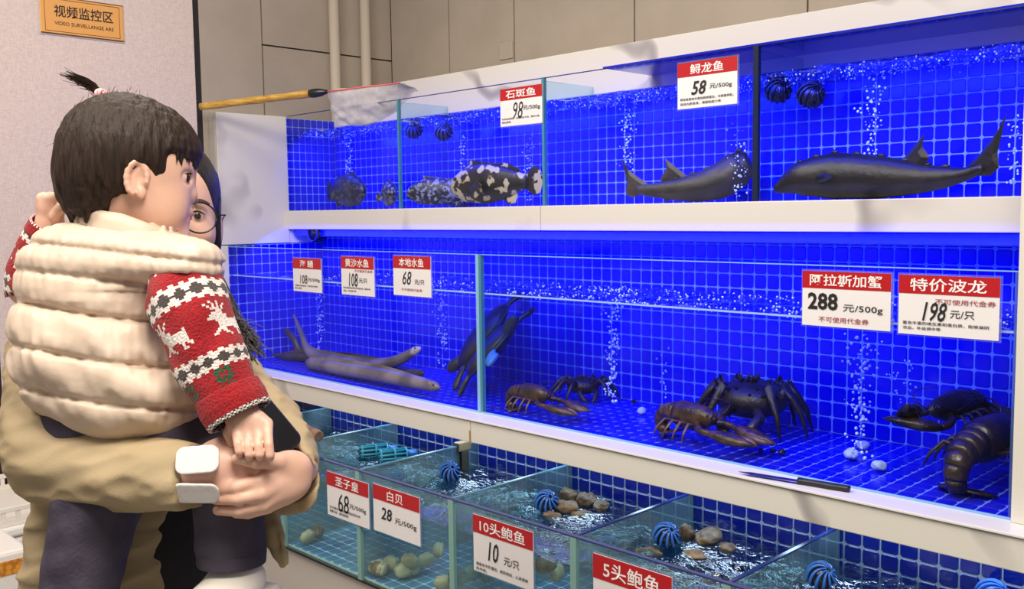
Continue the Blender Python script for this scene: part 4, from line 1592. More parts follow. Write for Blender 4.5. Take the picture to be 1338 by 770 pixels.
# air stones and pebbles on the floor
for i, (x, y, r, c_, lab) in enumerate(((1148, 614, .014, 'w', 'white air stone near the knife'), (1112, 600, .016, 'w', 'pale air stone under the bubble column'), (1128, 588, .014, 'w', 'pale air stone behind the other, at the bubble column foot'),
                                       (1010, 592, .007, 'k', 'dark pebble right of the brown lobster claw'), (1022, 594, .008, 'k', 'dark pebble farther right of the brown lobster claw'), (994, 590, .005, 'k', 'tiny dark pebble next to the lobster claw tip'),
                                       (838, 541, .012, 'w', 'pale air stone behind the brown lobster tail'), (828, 527, .007, 'k', 'dark pebble at the foot of the tall bubble column'))):
    p = at(x, y, Z=ZF)
    shell('air_stone' if c_ == 'w' else 'pebble', p + np.array([0, 0, r * .7]), (r, r, r * .75), 120 + i, mat('air_stone_white', (.36, .50, .68), .7) if c_ == 'w' else BALL_K, lab, 'air stone' if c_ == 'w' else 'pebble', None)

# drain mouth under the upper ledge
c = at(416, 306, Y=2.035)
e = empty('drain_pipe', c, 'round black drain mouth under the upper ledge by the marble jamb', 'drain', world=True)
m_ = MB()
m_.tube([(c[0], 2.010, 1.437), (c[0], 2.06, 1.437)], [.030, .030], 20)
m_.build('mouth', BALL_K, e, smooth=True)
m_ = MB()
m_.tube([(c[0] + .031 * math.cos(t), 2.009, 1.437 + .031 * math.sin(t)) for t in np.linspace(0, 2 * math.pi, 25)], .002, 6)
m_.build('rim', mat('blue_lamp_housing', (0, 0, 0)), e, smooth=True)

# ------------------------------------------------------------------ landing net on top of the tank
A, B = at(262, 139.5, X=-3.215), at(523, 108.5, Y=2.035)
d = (B - A) / np.linalg.norm(B - A)
ll = np.linalg.norm(B - A)


def tpar(x, y):
    r_ = ray(x, y)
    # point of the line A-B nearest to the pixel ray
    n1 = np.cross(d, np.cross(r_, d))
    n2 = np.cross(r_, np.cross(d, r_))
    return float(((CAM - A) @ n2) / (d @ n2))


t1, t2 = tpar(405, 126), tpar(428, 122)
e = empty('landing_net', A, 'hand net with yellow bamboo handle and white bag on the tank top', 'net', world=True)
m_ = MB()
m_.tube([A + d * t for t in np.linspace(0, t1, 14)], [.0125 + .0014 * (i % 5 == 2) for i in range(14)], 14)
hdl = m_.build('handle', mat('bamboo_yellow', (.42, .22, .03), .45, col2=(.60, .38, .09), nscale=18, stretch=(1, 1, 6), bump=.3, bscale=60), e, smooth=True)
m_ = MB()
m_.tube([A - d * .001, A + d * .0015], [.010, .010], 14)
m_.build('handle_end', mat('cut_bamboo', (.20, .12, .05), .7), hdl)
m_ = MB()
m_.tube([A + d * t for t in np.linspace(t1, t2, 8)], [.0135, .015, .0155, .015, .014, .012, .009, .006], 14)
m_.build('grip', mat('black_grip', (.01, .01, .014), .3), e, smooth=True)
m_ = MB()
m_.tube([A + d * t2, A + d * (t2 + ll) / 2 + np.array([0, 0, .001]), B], .0026, 8)
m_.build('rim', mat('pink_rim', (.75, .12, .14), .4), e, smooth=True)
NET = sheet_glass('white_netting', (.92, .92, .94), film=.62, filmcol=(.82, .80, .80), ior=1.02, fstretch=(3, 3, 1))
nu, nv = 34, 16
wn = Waves(9, .045, 77)
wn2 = Waves(6, .11, 78)
V = []
for i in range(nu + 1):
    u_ = i / nu
    top = A + d * (t2 + (ll - t2) * u_)
    dep = .105 * (math.sin(math.pi * min(1, .22 + u_ * .85)) ** .6) * (1 - .25 * u_) + .02
    for j in range(nv + 1):
        v_ = j / nv
        p = top + np.array([-.055 * (1 - u_) * v_, .05 * v_ + .02 * v_ * v_, -dep * v_])
        V.append(p)
V = np.array(V)
jj = np.tile(np.arange(nv + 1) / nv, nu + 1)
V += (wn(V) * .0055 + wn2(V) * .008)[:, None] * jj[:, None] * np.array([.3, 1, .25])
V[:, 2] += .006 * np.abs(wn2(V * 1.7)) * (jj < .02)
Q = [(i * (nv + 1) + j, (i + 1) * (nv + 1) + j, (i + 1) * (nv + 1) + j + 1, i * (nv + 1) + j + 1) for i in range(nu) for j in range(nv)]
o = mobj('bag', V, Q, NET, e, smooth=True)
m_ = MB()
V2 = V.copy()
V2[:, 1] += .014
o = mobj('bag_back', V2, Q, NET, e, smooth=True)

# ------------------------------------------------------------------ crate and foam boxes by the left wall
WPL = mat('white_plastic', (.74, .71, .62), .5)
FOAM = mat('white_foam', (.80, .77, .70), .8, bump=.2, bscale=200)
p0 = at(20, 652, X=-2.95)
zt = p0[2]
fy = p0[1]
e = empty('foam_box', (-3.06, fy - .05, 0), 'tall white foam box against the left wall under the crate', 'box', world=True)
MB().box((-3.28, fy - .34, 0), (-2.86, fy + .15, zt - .085), bev=.012).build('body', FOAM, e)
MB().box((-3.285, fy - .345, zt - .084), (-2.855, fy + .155, zt - .055), bev=.008).build('lid', FOAM, e)
e = empty('plastic_crate', (-3.06, fy - .1, zt - .054), 'cream slotted plastic crate on the foam box at the left edge', 'crate', world=True)
cx0, cx1, cy0, cy1, cz0, cz1 = -3.275, -2.87, fy - .335, fy + .145, zt - .054, zt
MB().box((cx0, cy0, cz0), (cx1, cy1, cz0 + .008)).build('base', WPL, e)
for (a, b) in (((cx0, cy0), (cx1, cy0 + .01)), ((cx0, cy1 - .01), (cx1, cy1)), ((cx0, cy0), (cx0 + .01, cy1)), ((cx1 - .01, cy0), (cx1, cy1))):
    MB().box((a[0], a[1], cz1 - .014), (b[0], b[1], cz1), bev=.002).build('rail', WPL, e)
    MB().box((a[0] + .001, a[1] + .001, cz0 + .008), (b[0] - .001, b[1] - .001, cz0 + .018)).build('rail', WPL, e)
    long_x = (b[0] - a[0]) > (b[1] - a[1])
    for k in range(13):
        t = k / 12
        if long_x:
            x = a[0] + (b[0] - a[0] - .012) * t
            MB().box((x, a[1] + .002, cz0 + .01), (x + .012, b[1] - .002, cz1 - .01)).build('slat', WPL, e)
        else:
            y = a[1] + (b[1] - a[1] - .012) * t
            MB().box((a[0] + .002, y, cz0 + .01), (b[0] - .002, y + .012, cz1 - .01)).build('slat', WPL, e)
q = at(8, 740, X=-2.62)
e = empty('foam_box', (-2.75, q[1] - .2, 0), 'low white foam box with orange print at the lower left corner', 'box', world=True)
MB().box((-2.84, q[1] - .45, 0), (-2.62, q[1] + .06, q[2] + .035), bev=.01).build('body', FOAM, e)
MB().box((-2.621, q[1] - .40, q[2] - .025), (-2.6185, q[1] + .045, q[2] + .012)).build('print_band', mat('orange_print', (.72, .30, .02), .6, col2=(.45, .16, .02), nscale=70, ntype='voronoi'), e)

# ------------------------------------------------------------------ keep every animal inside its compartment and on its floor
def world_box(root):
    P = []
    for o in [root] + list(root.children_recursive):
        if o.type == 'MESH':
            co = np.empty(len(o.data.vertices) * 3, np.float32)
            o.data.vertices.foreach_get('co', co)
            M = np.array(o.matrix_world)
            P.append(co.reshape(-1, 3) @ M[:3, :3].T + M[:3, 3])
    P = np.concatenate(P)
    return P.min(0), P.max(0)


def settle(root, cells, y0, y1, z0):
    lo, hi = world_box(root)
    cx = (lo[0] + hi[0]) / 2
    for a, b in zip(cells[:-1], cells[1:]):
        if a <= cx < b:
            break
    mv = np.zeros(3)
    for k, (l_, h_) in enumerate(((a + .012, b - .012), (y0, y1))):
        if lo[k] < l_:
            mv[k] = l_ - lo[k]
        if hi[k] + mv[k] > h_:
            mv[k] = h_ - hi[k]
    if lo[2] < z0:
        mv[2] = z0 - lo[2]
    root.location = Vector(root.location) + Vector(mv.tolist())


bpy.context.view_layer.update()
for o in list(bpy.data.objects):
    if o.parent is None:
        k = o.name.split('.')[0]
        if k in ('grouper', 'sturgeon'):
            settle(o, DX, YU + .011, YBU - .006, 1.5215)
        elif k in ('lobster', 'king_crab', 'softshell_turtle', 'eel', 'air_stone', 'pebble'):
            settle(o, DM, YL + .015, YBM - .008, .9600)
        elif k in ('clam', 'abalone', 'air_ball', 'float_cage') and o.location.z < 1.2:
            settle(o, DB, YF + .012, YBB - .008, .5200)
bpy.context.view_layer.update()

# ------------------------------------------------------------------ people (modelled in millimetres in a frame turned like the camera, at 1.25 m and beyond)
def L(x, y, c=0.0):
    t = 1250.0 + c
    return np.array([(x - 669) * t / FPX, (y - 385) * t / FPX, t])


BAS = np.stack([RT, -UP, FW], 1)


def to_world(V):
    return CAM + (np.asarray(V, float) @ BAS.T) / 1000.0


def to_local(p):
    return ((np.asarray(p, float) - CAM) @ BAS) * 1000.0


def solid(name, prims, h, m, parent, warp=None, margin=12.0):
    V, Q = sdf(prims, h, warp, margin)
    return npmesh(name, to_world(V), Q, m, parent)


def frame(fwd, down=(0, 1, 0)):
    f_ = np.array(fwd, float)
    f_ /= np.linalg.norm(f_)
    d_ = np.array(down, float)
    d_ -= f_ * (f_ @ d_)
    d_ /= np.linalg.norm(d_)
    return np.stack([f_, d_, np.cross(f_, d_)], 1)      # columns: forward, down, side


def chain(pts, rads, k=4.0, k0=None):
    return [RC(pts[i], pts[i + 1], rads[i], rads[i + 1], k=(k0 if k0 is not None and i == 0 else k)) for i in range(len(pts) - 1)]


SKIN_C = mat('toddler_skin', (0.70, 0.43, 0.32), .45, col2=(0.76, 0.47, 0.36), nscale=22, sss=.12)
SKIN_W = mat('adult_skin', (0.72, 0.44, 0.33), .42, col2=(0.80, 0.50, 0.39), nscale=18, sss=.12)
HAIR_C = mat('dark_brown_hair', (0.012, 0.006, 0.004), .55, spec=.3, col2=(0.040, 0.021, 0.013), nscale=30, stretch=(9, 9, .9), bump=.5, bscale=40, nlo=.35, nhi=.75)
HAIR_W = mat('black_hair', (0.008, 0.007, 0.008), .35, col2=(0.022, 0.018, 0.018), nscale=40, stretch=(6, 6, .8), bump=.5, bscale=60)
VEST = mat('cream_quilted_nylon', (0.63, 0.50, 0.395), .5, col2=(0.67, 0.54, 0.43), nscale=14, bump=.18, bscale=70)
KHAKI = mat('khaki_cotton', (0.37, 0.285, 0.165), .75, col2=(0.43, 0.335, 0.20), nscale=9, bump=.10, bscale=300)
NAVY = mat('navy_trouser_cloth', (0.040, 0.032, 0.060), .8, col2=(0.066, 0.056, 0.088), nscale=14, bump=.3, bscale=180)
BLK = mat('black_cloth', (0.006, 0.006, 0.010), .75, bump=.2, bscale=150)
SHIRT = mat('white_shirt', (0.70, 0.68, 0.67), .6, bump=.15, bscale=120)
CREAM_SHOE = mat('white_shoe', (0.78, 0.75, 0.68), .5, bump=.15, bscale=90)
PINK = mat('pink_elastic', (0.75, 0.22, 0.25), .5, col2=(0.85, 0.6, 0.6), nscale=140)
EYE = mat('eye_dark', (0.02, 0.012, 0.01), .1)
LIP = mat('lip_pink', (0.60, 0.25, 0.22), .4)

# ============ toddler
pc = to_world(L(165, 480, 0))
kid = empty('person', (pc[0], pc[1], pc[2] - .1), 'toddler in cream quilted vest and red reindeer sweater, carried, back to the camera', 'person', world=True)
a_ = math.radians(20)
HC = L(168, 212, 0)
HF = frame((math.cos(a_), 0.06, math.sin(a_)))           # forward, down, side


def hd(f_, d_, s_):
    """toddler head coordinates: forward, down, side towards the camera"""
    return HC + HF[:, 0] * f_ + HF[:, 1] * d_ - HF[:, 2] * s_ * (1 if HF[2, 2] > 0 else -1)


head = [EL(hd(-7, -4, 0), (76, 78, 68), HF), EL(hd(26, -12, 0), (60, 56, 56), HF, k=20), EL(hd(28, 42, 0), (52, 60, 53), HF, k=24),
        EL(hd(45, 60, 25), (27, 30, 25), HF, k=18), EL(hd(45, 60, -25), (27, 30, 25), HF, k=18),
        EL(hd(77, 36, 0), (11, 9, 11), HF, k=9), EL(hd(72, 26, 0), (8, 15, 7), HF, k=12),
        EL(hd(74, 59, 0), (10, 6.5, 15), HF, k=7), EL(hd(71, 69, 0), (9, 6, 13), HF, k=5),
        EL(hd(60, 90, 0), (21, 17, 22), HF, k=16),
        EL(hd(72, 16, 27), (9, 7, 13), HF, k=8, sub=True), EL(hd(72, 16, -27), (9, 7, 13), HF, k=8, sub=True),
        EL(hd(64, 16, 25), (11.5, 11, 12), HF, k=3), EL(hd(64, 16, -25), (11.5, 11, 12), HF, k=3)]
for s in (1, -1):      # ears: helix ring, bowl, lobe
    ring = [hd(13 + 11.5 * math.cos(t), 27 - 20.5 * math.sin(t), s * (60 + 5 * (1 - abs(math.sin(t - 2.2)) * .5) + (4 if math.cos(t) < 0 else 0))) for t in np.linspace(-.2, 4.4, 12)]
    head.append(EL(hd(12, 29, s * 58.5), (11, 20, 6.5), HF, k=4))
    head += chain(ring, [3.6] * 12, k=3)
    head.append(EL(hd(19, 45, s * 61), (6, 8, 4.5), HF, k=4))
    head.append(EL(hd(16.5, 28, s * 69), (6, 11, 7), HF, k=3, sub=True))
    head.append(EL(hd(22, 32, s * 60), (3.6, 5.4, 3.6), HF, k=3))
head += [RC(hd(-12, 62, 0), L(150, 340, 12), 38, 42, k=22)]
torso = [RC(L(150, 350, 5), L(150, 500, 5), 52, 55, k=30), RC(L(110, 345, 15), L(220, 355, -25), 34, 34, k=30)]
SH, ELB, WR = L(232, 365, -45), L(272, 468, -84), L(318, 545, -100)
arm1 = [RC(SH, ELB, 28, 24, k=15), RC(ELB, WR, 24, 21, k=12)]
hand1 = [EL(L(327, 555, -111), (24, 19, 13), k=10)]
for (kx, ky, tx, ty, r0) in ((309.5, 569, 313, 592, 5.3), (323, 571, 326, 596, 5.5), (336.5, 570, 339.5, 596, 5.5), (350, 566, 353, 597, 5.2)):
    hand1 += chain([L(kx, ky - 12, -114), L(kx, ky, -123), L((kx + tx) / 2, (ky + ty) / 2, -131), L(tx, ty - 2, -133), L(tx, ty + 2, -128)], [r0 * 1.2, r0 * 1.12, r0, r0, r0 * .9], k=.8, k0=6)
hand1 += chain([L(308, 552, -104), L(300, 566, -104), L(303, 578, -104)], [9, 7, 6], k=4)
# other arm: down to the elbow and up to a fist
E2, W2 = L(36, 376, 60), L(65, 292, 30)
arm2 = [RC(L(90, 345, 25), E2, 27, 23, k=15), RC(E2, W2, 22, 17, k=12)]
fist = [RC(W2, L(66, 276, 26), 15.5, 16, k=8), EL(L(67, 268, 24), (15, 16, 17), k=8)]
for i, (fx, fc) in enumerate(((54.5, 18), (62.5, 13), (71, 15), (78, 22))):
    fist += chain([L(fx, 272, fc + 6), L(fx, 259, fc - 2), L(fx + 3, 257, fc + 14), L(fx + 3, 266, fc + 20)], [6.8, 6.6, 6, 5.5], k=2.2, k0=6)
fist += chain([L(72, 283, 12), L(79, 272, 8), L(83, 262, 10)], [7, 6.2, 5.2], k=4)
legs = [RC(L(150, 500, 5), L(215, 570, 5), 50, 38, k=20), RC(L(215, 570, 5), L(298, 640, -30), 34, 28, k=15), RC(L(298, 640, -30), L(300, 752, -25), 27, 23, k=12),
        RC(L(150, 500, 5), L(110, 575, 10), 55, 45, k=20), RC(L(110, 575, 10), L(128, 670, -20), 40, 36, k=15), RC(L(128, 670, -20), L(108, 800, -20), 36, 27, k=12)]
solid('body', head + torso + arm1 + hand1 + arm2 + fist + legs, 1.9, SKIN_C, kid)
for s in (1, -1):
    M_ = MB()
    M_.ball((0, 0, 0), 9.6, 14, 10)
    npmesh('eye', to_world(np.array(M_.v) + hd(67.5, 16, s * 25)), np.array([list(q) + [q[-1]] * (4 - len(q)) for q in M_.f if len(q) == 4]), EYE, kid)
# eyelashes and mouth line
M_ = MB()
for t in np.linspace(0, 1, 7):
    p = hd(76 - 6 * t, 10.5 + 1.5 * t, 20 + 15 * t)
    M_.tube(to_world([p, p + HF[:, 0] * 4 + HF[:, 1] * -1.5]), [.0006, .0002], 4)
M_.build('eyelashes', EYE, kid)
solid('lips', [EL(hd(78.5, 61, 0), (7, 3.2, 11), HF), EL(hd(76, 67, 0), (7, 3.4, 9), HF, k=2)], 1.5, LIP, kid)

# hair: cap over the skull, open at the face and ear, with a fringe of pointed locks
hair = [EL(hd(-8, -5, 0), (82, 84, 73.5), HF), EL(hd(24, -14, 0), (67, 62, 61), HF, k=20), EL(hd(-34, 34, 0), (50, 52, 56), HF, k=25),
        BX(hd(124, 66, 0), (76, 80, 110), 14, HF, k=8, sub=True), BX(hd(78, 80, 0), (45, 60, 110), 12, HF, k=8, sub=True),
        EL(hd(20, 36, 74), (19, 27, 25), HF, k=6, sub=True), EL(hd(20, 36, -74), (19, 27, 25), HF, k=6, sub=True),
        BX(hd(0, 142, 0), (160, 64, 130), 6, HF, k=8, sub=True), BX(hd(30, 110, 0), (46, 60, 130), 10, HF, k=8, sub=True)]
rr = np.random.default_rng(3)
for i in range(46):                      # fringe and sideburn locks on both sides
    s = -52 + 104 * i / 45 + rr.uniform(-1.5, 1.5)
    f0 = 24 + 62 * math.sqrt(max(0.02, 1 - (s / 60) ** 2)) * .985
    l_ = rr.uniform(12, 22)
    top = hd(f0 - 3, -30, s)
    hair += chain([top, hd(f0 + .5, -18, s + rr.uniform(-2, 2)), hd(f0 + 0, -18 + l_, s + rr.uniform(-4, 4))], [4.4, 3.8, .9], k=2.5)
for i in range(26):
    th = rr.uniform(-1.3, 1.3)
    f0, s0 = -14 - 62 * math.cos(th), 60 * math.sin(th)
    hair += chain([hd(f0, 48, s0), hd(f0 + 7 * math.cos(th), 66, s0 * .94), hd(f0 + 13 * math.cos(th), 80 + rr.uniform(-4, 7), s0 * .88)], [6, 5, 1.0], k=3)
strand = Waves(10, 9, 5, (1, 9, 1))
solid('hair', hair, 2.0, HAIR_C, kid, warp=lambda P, d: d + .9 * strand(P))
# loose fine hairs
M_ = MB()
for i in range(110):
    th, ph = rr.uniform(0, 2 * math.pi), rr.uniform(-1.5, .45)
    n = HF @ np.array([math.cos(ph) * math.cos(th) * 1, math.sin(ph), math.cos(ph) * math.sin(th)])
    if HF[:, 0] @ n > .25 and ph > -.9:
        continue
    p0 = hd(-8, -5, 0) + (HF * np.array([81, 83, 72])) @ (HF.T @ n)
    dr = n * rr.uniform(2, 6) + HF[:, 1] * rr.uniform(8, 22) + HF[:, 0] * rr.uniform(-6, 6)
    M_.tube(to_world([p0 - dr * .6, p0 + n * 1.5, p0 + dr * .8 + n * rr.uniform(0, 6)]), [.0003, .00028, .0001], 3, cap=False)
M_.build('loose_hairs', HAIR_C, kid)['kind'] = 'stuff'
# tuft on the crown
M_ = MB()
B0 = L(132, 125, -6)
for i in range(150):
    d0 = rr.normal(size=3) * np.array([2.3, 2.3, 3])
    tip = L(90, 99, -8) + rr.normal(size=3) * np.array([5.0, 3.4, 6]) + (L(132, 125, 0) - L(90, 99, 0)) * rr.uniform(0, .45) * (rr.random() < .6)
    mid = (B0 + tip) / 2 + np.array([3, -3, 0]) + rr.normal(size=3) * 1.6
    M_.tube(to_world(catmull([B0 + d0 + np.array([10, 9, 0]), B0 + d0 * .8, mid + d0 * .6, tip], 3)), list(np.linspace(.0011, .00025, 10)), 3, cap=False)
M_.build('hair_tuft', HAIR_C, kid)
M_ = MB()
ax = L(90, 99, 0) - L(132, 125, 0)
ax /= np.linalg.norm(ax)
e1 = np.cross(ax, (0, 0, 1.0))
e1 /= np.linalg.norm(e1)
e2 = np.cross(ax, e1)
for j in range(3):
    q = [to_world(B0 + ax * (-4 + 4 * j) + (e1 * math.cos(t) + e2 * math.sin(t)) * (6.5 + (j == 1)) + ax * 1.2 * math.sin(3 * t + j)) for t in np.linspace(0, 2 * math.pi, 19)]
    M_.tube(q, .0021, 7)
M_.build('hair_tie', PINK, kid, smooth=True)

# quilted vest
seams = [284, 320, 357, 399, 458, 512]


def vest_warp(P, d):
    sx = P[:, 0] * FPX / P[:, 2] + 669
    sy = P[:, 1] * FPX / P[:, 2] + 385
    s = sy - .115 * (sx - 60) - 7 * np.sin((sx - 40) / 70.0) * (sy > 380)
    out = d.copy()
    e = np.full(len(P), 1e9)
    for q in seams:
        e = np.minimum(e, np.abs(s - q))
    puff = (5.5 * np.exp(-(e / 4.0) ** 2) + 3.6 * np.exp(-(e / 13) ** 2)) * np.where(sy < 395, .8, 1.25)
    big = np.clip((sy - 395) / 40, 0, 1)
    ruff = np.exp(-(e / 15)) * (1.6 * W1(P)) + big * (2.6 * W2_(P) * np.exp(-(e / 30)) + 2.6 * W3(P))
    return out + puff * (1 + .25 * W3(P)) - 5.0 + ruff


W1, W2_, W3 = Waves(9, 15, 1, (1, 2.2, 1)), Waves(9, 30, 2, (1, 1.6, 1)), Waves(8, 62, 4)
vest = [EL(L(140, 346, 0), (106, 60, 84), k=30), EL(L(212, 345, -26), (72, 42, 68), k=30), EL(L(125, 420, 0), (98, 80, 86), k=40),
        EL(L(136, 474, -8), (105, 78, 92), k=40), EL(L(190, 512, -12), (92, 58, 88), k=30), RC(hd(-12, 62, 0), L(155, 330, 12), 50, 50, k=6, sub=True),
        EL(hd(20, 20, 0), (78, 88, 62), HF, k=5, sub=True), BX(L(160, 630, 0), (240, 50, 200), 6, frame((1, .06, 0)), k=10, sub=True),
        EL(L(250, 346, -66), (36, 25, 46), k=20),
        RC(L(243, 392, -86), L(262, 440, -100), 43, 42, k=6, sub=True)]
solid('vest', vest, 2.3, VEST, kid, warp=vest_warp)
# stand-up collar
rows = []
for (cy, e_, up) in ((312, 1.02, 0), (290, 1.03, 0), (271, 1.0, 0), (269, .95, 0), (290, .93, 0)):
    ring = []
    for t in np.linspace(0, 2 * math.pi, 61)[:-1]:
        x = 160 + 64 * e_ * math.cos(t)
        ring.append(L(x, cy + 3 + .15 * (x - 100) + 14 * math.cos(t) * (math.cos(t) > 0), -2 - 60 * e_ * math.sin(t)))
    rows.append(ring)
V = np.array(rows).reshape(-1, 3)
V = V + (W2_(V) * 1.6)[:, None] * np.array([.3, .6, .7])
Q = [(r * 60 + i, r * 60 + (i + 1) % 60, (r + 1) * 60 + (i + 1) % 60, (r + 1) * 60 + i) for r in range(4) for i in range(60)]
o = npmesh('collar', to_world(V), np.array(Q), VEST, kid)
o.modifiers.new('smooth', 'SUBSURF').levels = 1
o.modifiers['smooth'].render_levels = 1
so = o.modifiers.new('thick', 'SOLIDIFY')
so.thickness = .004

# sweater: sleeves built stitch by stitch from a knitting chart
KRED = mat('red_wool', (0.37, 0.005, 0.012), .95, col2=(0.30, 0.004, 0.010), nscale=160, sheen=.12, bump=.9, bscale=330)
KWHT = mat('white_wool', (0.78, 0.72, 0.68), .95, sheen=.3, bump=.9, bscale=330)
KBLK = mat('charcoal_wool', (0.06, 0.045, 0.04), .95, sheen=.2, bump=.9, bscale=330)
KGRN = mat('green_wool', (0.012, 0.085, 0.035), .95, sheen=.3, bump=.9, bscale=330)
DEER = ["..#..#..........", "#..#.#..#.......", ".#.#.#.#........", "..####.#........", "....###.........", "..#####.........", ".########.......",
        "#########.....#.", "...############.", "....###########.", "....###########.", "....###########.", "...####....####.", "..##.##.....#.##",
        ".##...##....#..#", "........#...##.."]
FLOW = ["..##.##..", ".#######.", ".##o#o##.", "..#ooo#..", ".##o#o##.", ".#######.", "..##.##..", "....#....", ".##.#.##.", "..#####.."]


def stitch(i, j):
    """i: row from the shoulder (0..71), j: column (0 = towards the camera, 84 around); -> material index"""
    jj = (j + 42) % 84 - 42
    for base in (20, 52):
        r = i - base
        if 0 <= r < 9:
            if r in (0, 8):
                return 1 if j % 4 in (0, 1) else 0
            if r in (1, 7):
                return 1
            dd = abs(j % 6 - 2.5)
            if r in (4,):
                return 2
            if r in (3, 5):
                return 2 if dd < 2 else 1
            if r in (2, 6):
                return 2 if dd < 1 else 1
            return 1
    if 31 <= i < 47:
        for off in (-15, 8, 30, -38):
            c = jj - off
            if 0 <= c < 16 and DEER[i - 31][c] == '#':
                return 1
    if 61 <= i < 71:
        for n_, off in enumerate((-15, 2, 19, -32, 33)):
            c = jj - off
            if 0 <= c < 9:
                ch = FLOW[i - 61][c]
                if ch == '#':
                    return 3
    if 4 <= i < 16:
        r = i - 4
        c = (j + (r // 3)) % 11
        if c in (1, 2) and r % 12 < 9:
            return 1
        if c == 4 and 3 < r < 10:
            return 2
        if c in (7,) and r in (2, 3, 8, 9):
            return 1
    return 0


def sleeve(name, path, rads, nr, nc, parent, chart=None, amp=1.2, seed=1):
    P = catmull(path, 12)
    R_ = np.interp(np.linspace(0, 1, len(P)), np.linspace(0, 1, len(rads)), rads)
    s = np.r_[0, np.cumsum(np.linalg.norm(np.diff(P, axis=0), axis=1))]
    u = np.linspace(0, s[-1], nr + 1)
    C = np.stack([np.interp(u, s, P[:, k]) for k in range(3)], 1)
    Rr = np.interp(u, s, R_)
    T = np.gradient(C, axis=0)
    T /= np.linalg.norm(T, axis=1)[:, None]
    wv = Waves(8, 45, seed)
    V = []
    for i in range(nr + 1):
        n = np.array([0, 0, -1.0])
        n -= T[i] * (T[i] @ n)
        n /= np.linalg.norm(n)
        b = np.cross(n, T[i])
        b = b if b[0] > 0 else -b
        for j in range(nc):
            th = 2 * math.pi * j / nc
            V.append(C[i] + (n * math.cos(th) + b * math.sin(th)) * Rr[i])
    V = np.array(V)
    ctr = np.repeat(C, nc, 0)
    V = ctr + (V - ctr) * (1 + wv(V) * amp / 40)[:, None]
    Q, mi = [], []
    for i in range(nr):
        for j in range(nc):
            Q.append((i * nc + j, i * nc + (j + 1) % nc, (i + 1) * nc + (j + 1) % nc, (i + 1) * nc + j))
            mi.append(chart(i, j) if chart else 0)
    o = npmesh(name, to_world(V), np.array(Q), [KRED, KWHT, KBLK, KGRN], parent, mi=mi)
    sm = o.modifiers.new('thick', 'SOLIDIFY')
    sm.thickness = .003
    return o


sleeve('sleeve', [L(230, 358, -44), L(240, 384, -72), L(259, 430, -86), L(283, 488, -94), L(304, 526, -98)], [26, 44, 43.5, 38, 33], 76, 84, kid, stitch, 2.0)


def cuffchart(i, j):
    return (1 if (i + j) % 2 else 2) if i >= 15 else 0


o = sleeve('cuff', [L(297, 512, -97), L(305, 528, -99), L(314, 545, -101)], [36, 38, 36], 18, 96, kid, cuffchart, .3)
for v in o.data.vertices:
    pass
co = np.empty(len(o.data.vertices) * 3, np.float32)
o.data.vertices.foreach_get('co', co)
co = co.reshape(19, 96, 3)
ctr = co.mean(1, keepdims=True)
co = ctr + (co - ctr) * (1 + .035 * (np.arange(96) % 3 == 0))[None, :, None]
o.data.vertices.foreach_set('co', co.ravel())
sleeve('sleeve', [L(92, 342, 35), L(50, 362, 55), L(34, 380, 62), L(38, 348, 52), L(56, 302, 36)], [32, 30, 27, 27, 21], 60, 70, kid, lambda i, j: stitch(int(i * 1.2 + 16) % 62, j), 1.5, 4)
sleeve('cuff', [L(55, 305, 37), L(61, 291, 31)], [23, 21], 8, 60, kid, lambda i, j: (1 if (i + j) % 2 else 0) if i >= 7 else 0, .3)
# sweater body under the vest
solid('sweater', [RC(L(150, 352, 5), L(155, 515, 0), 62, 66, k=20), RC(L(105, 350, 18), L(225, 356, -28), 40, 40, k=20)], 4.0, KRED, kid)

# trousers and shoes
wr = Waves(10, 46, 8, (1, 1, 1))
tr_ = [RC(L(150, 520, 5), L(215, 556, -8), 64, 56, k=22), RC(L(120, 520, 5), L(150, 556, -8), 60, 52, k=20),
       RC(L(222, 560, -5), L(296, 628, -36), 50, 44, k=18), RC(L(296, 628, -36), L(303, 722, -26), 44, 43, k=16),
       RC(L(110, 560, 5), L(128, 650, -8), 52, 52, k=18), RC(L(128, 650, -8), L(92, 830, -10), 53, 48, k=16),
       BX(L(303, 778, -26), (70, 42, 70), 3, frame((1, -.05, 0)), k=3, sub=True)]
solid('trousers', tr_, 3.0, NAVY, kid, warp=lambda P, d: d + 1.3 * wr(P))
solid('trouser_hem', [RC(L(302.5, 722, -26), L(302.5, 731, -26), 43.4, 43.4), BX(L(303, 780, -26), (70, 42, 70), 3, k=2, sub=True), BX(L(303, 676, -26), (70, 42, 70), 3, k=2, sub=True)], 2.0, NAVY, kid)
for (x, y, c, f_) in ((297, 775, -42, (-.35, .25, -1)), (70, 868, -42, (-.3, .3, -1))):
    F_ = frame(f_)
    c0 = L(x, y, c)
    shoe = [EL(c0 + F_[:, 0] * 18, (62, 27, 38), F_), EL(c0 - F_[:, 0] * 22 - F_[:, 1] * 6, (36, 30, 36), F_, k=16), BX(c0 + F_[:, 0] * 8 + F_[:, 1] * 22, (70, 8, 38), 7, F_, k=3)]
    sh = solid('shoe', shoe, 2.5, CREAM_SHOE, kid)
    solid('sole', [BX(c0 + F_[:, 0] * 8 + F_[:, 1] * 29, (71, 6, 39), 5.5, F_)], 2.5, mat('shoe_sole', (.62, .58, .5), .6), sh)

# ============ adult carrying the toddler
pw_ = to_world(L(190, 800, 140))
mum = empty('person', (pw_[0], pw_[1], 0), 'adult with round glasses and khaki coat holding the toddler with both hands', 'person', world=True)
HC2 = L(221, 284, 270)
b_ = math.radians(25)
F2 = frame((math.sin(b_), 0.02, -math.cos(b_)))          # columns forward, down, side (side = image right)
if F2[0, 2] < 0:
    F2[:, 2] *= -1


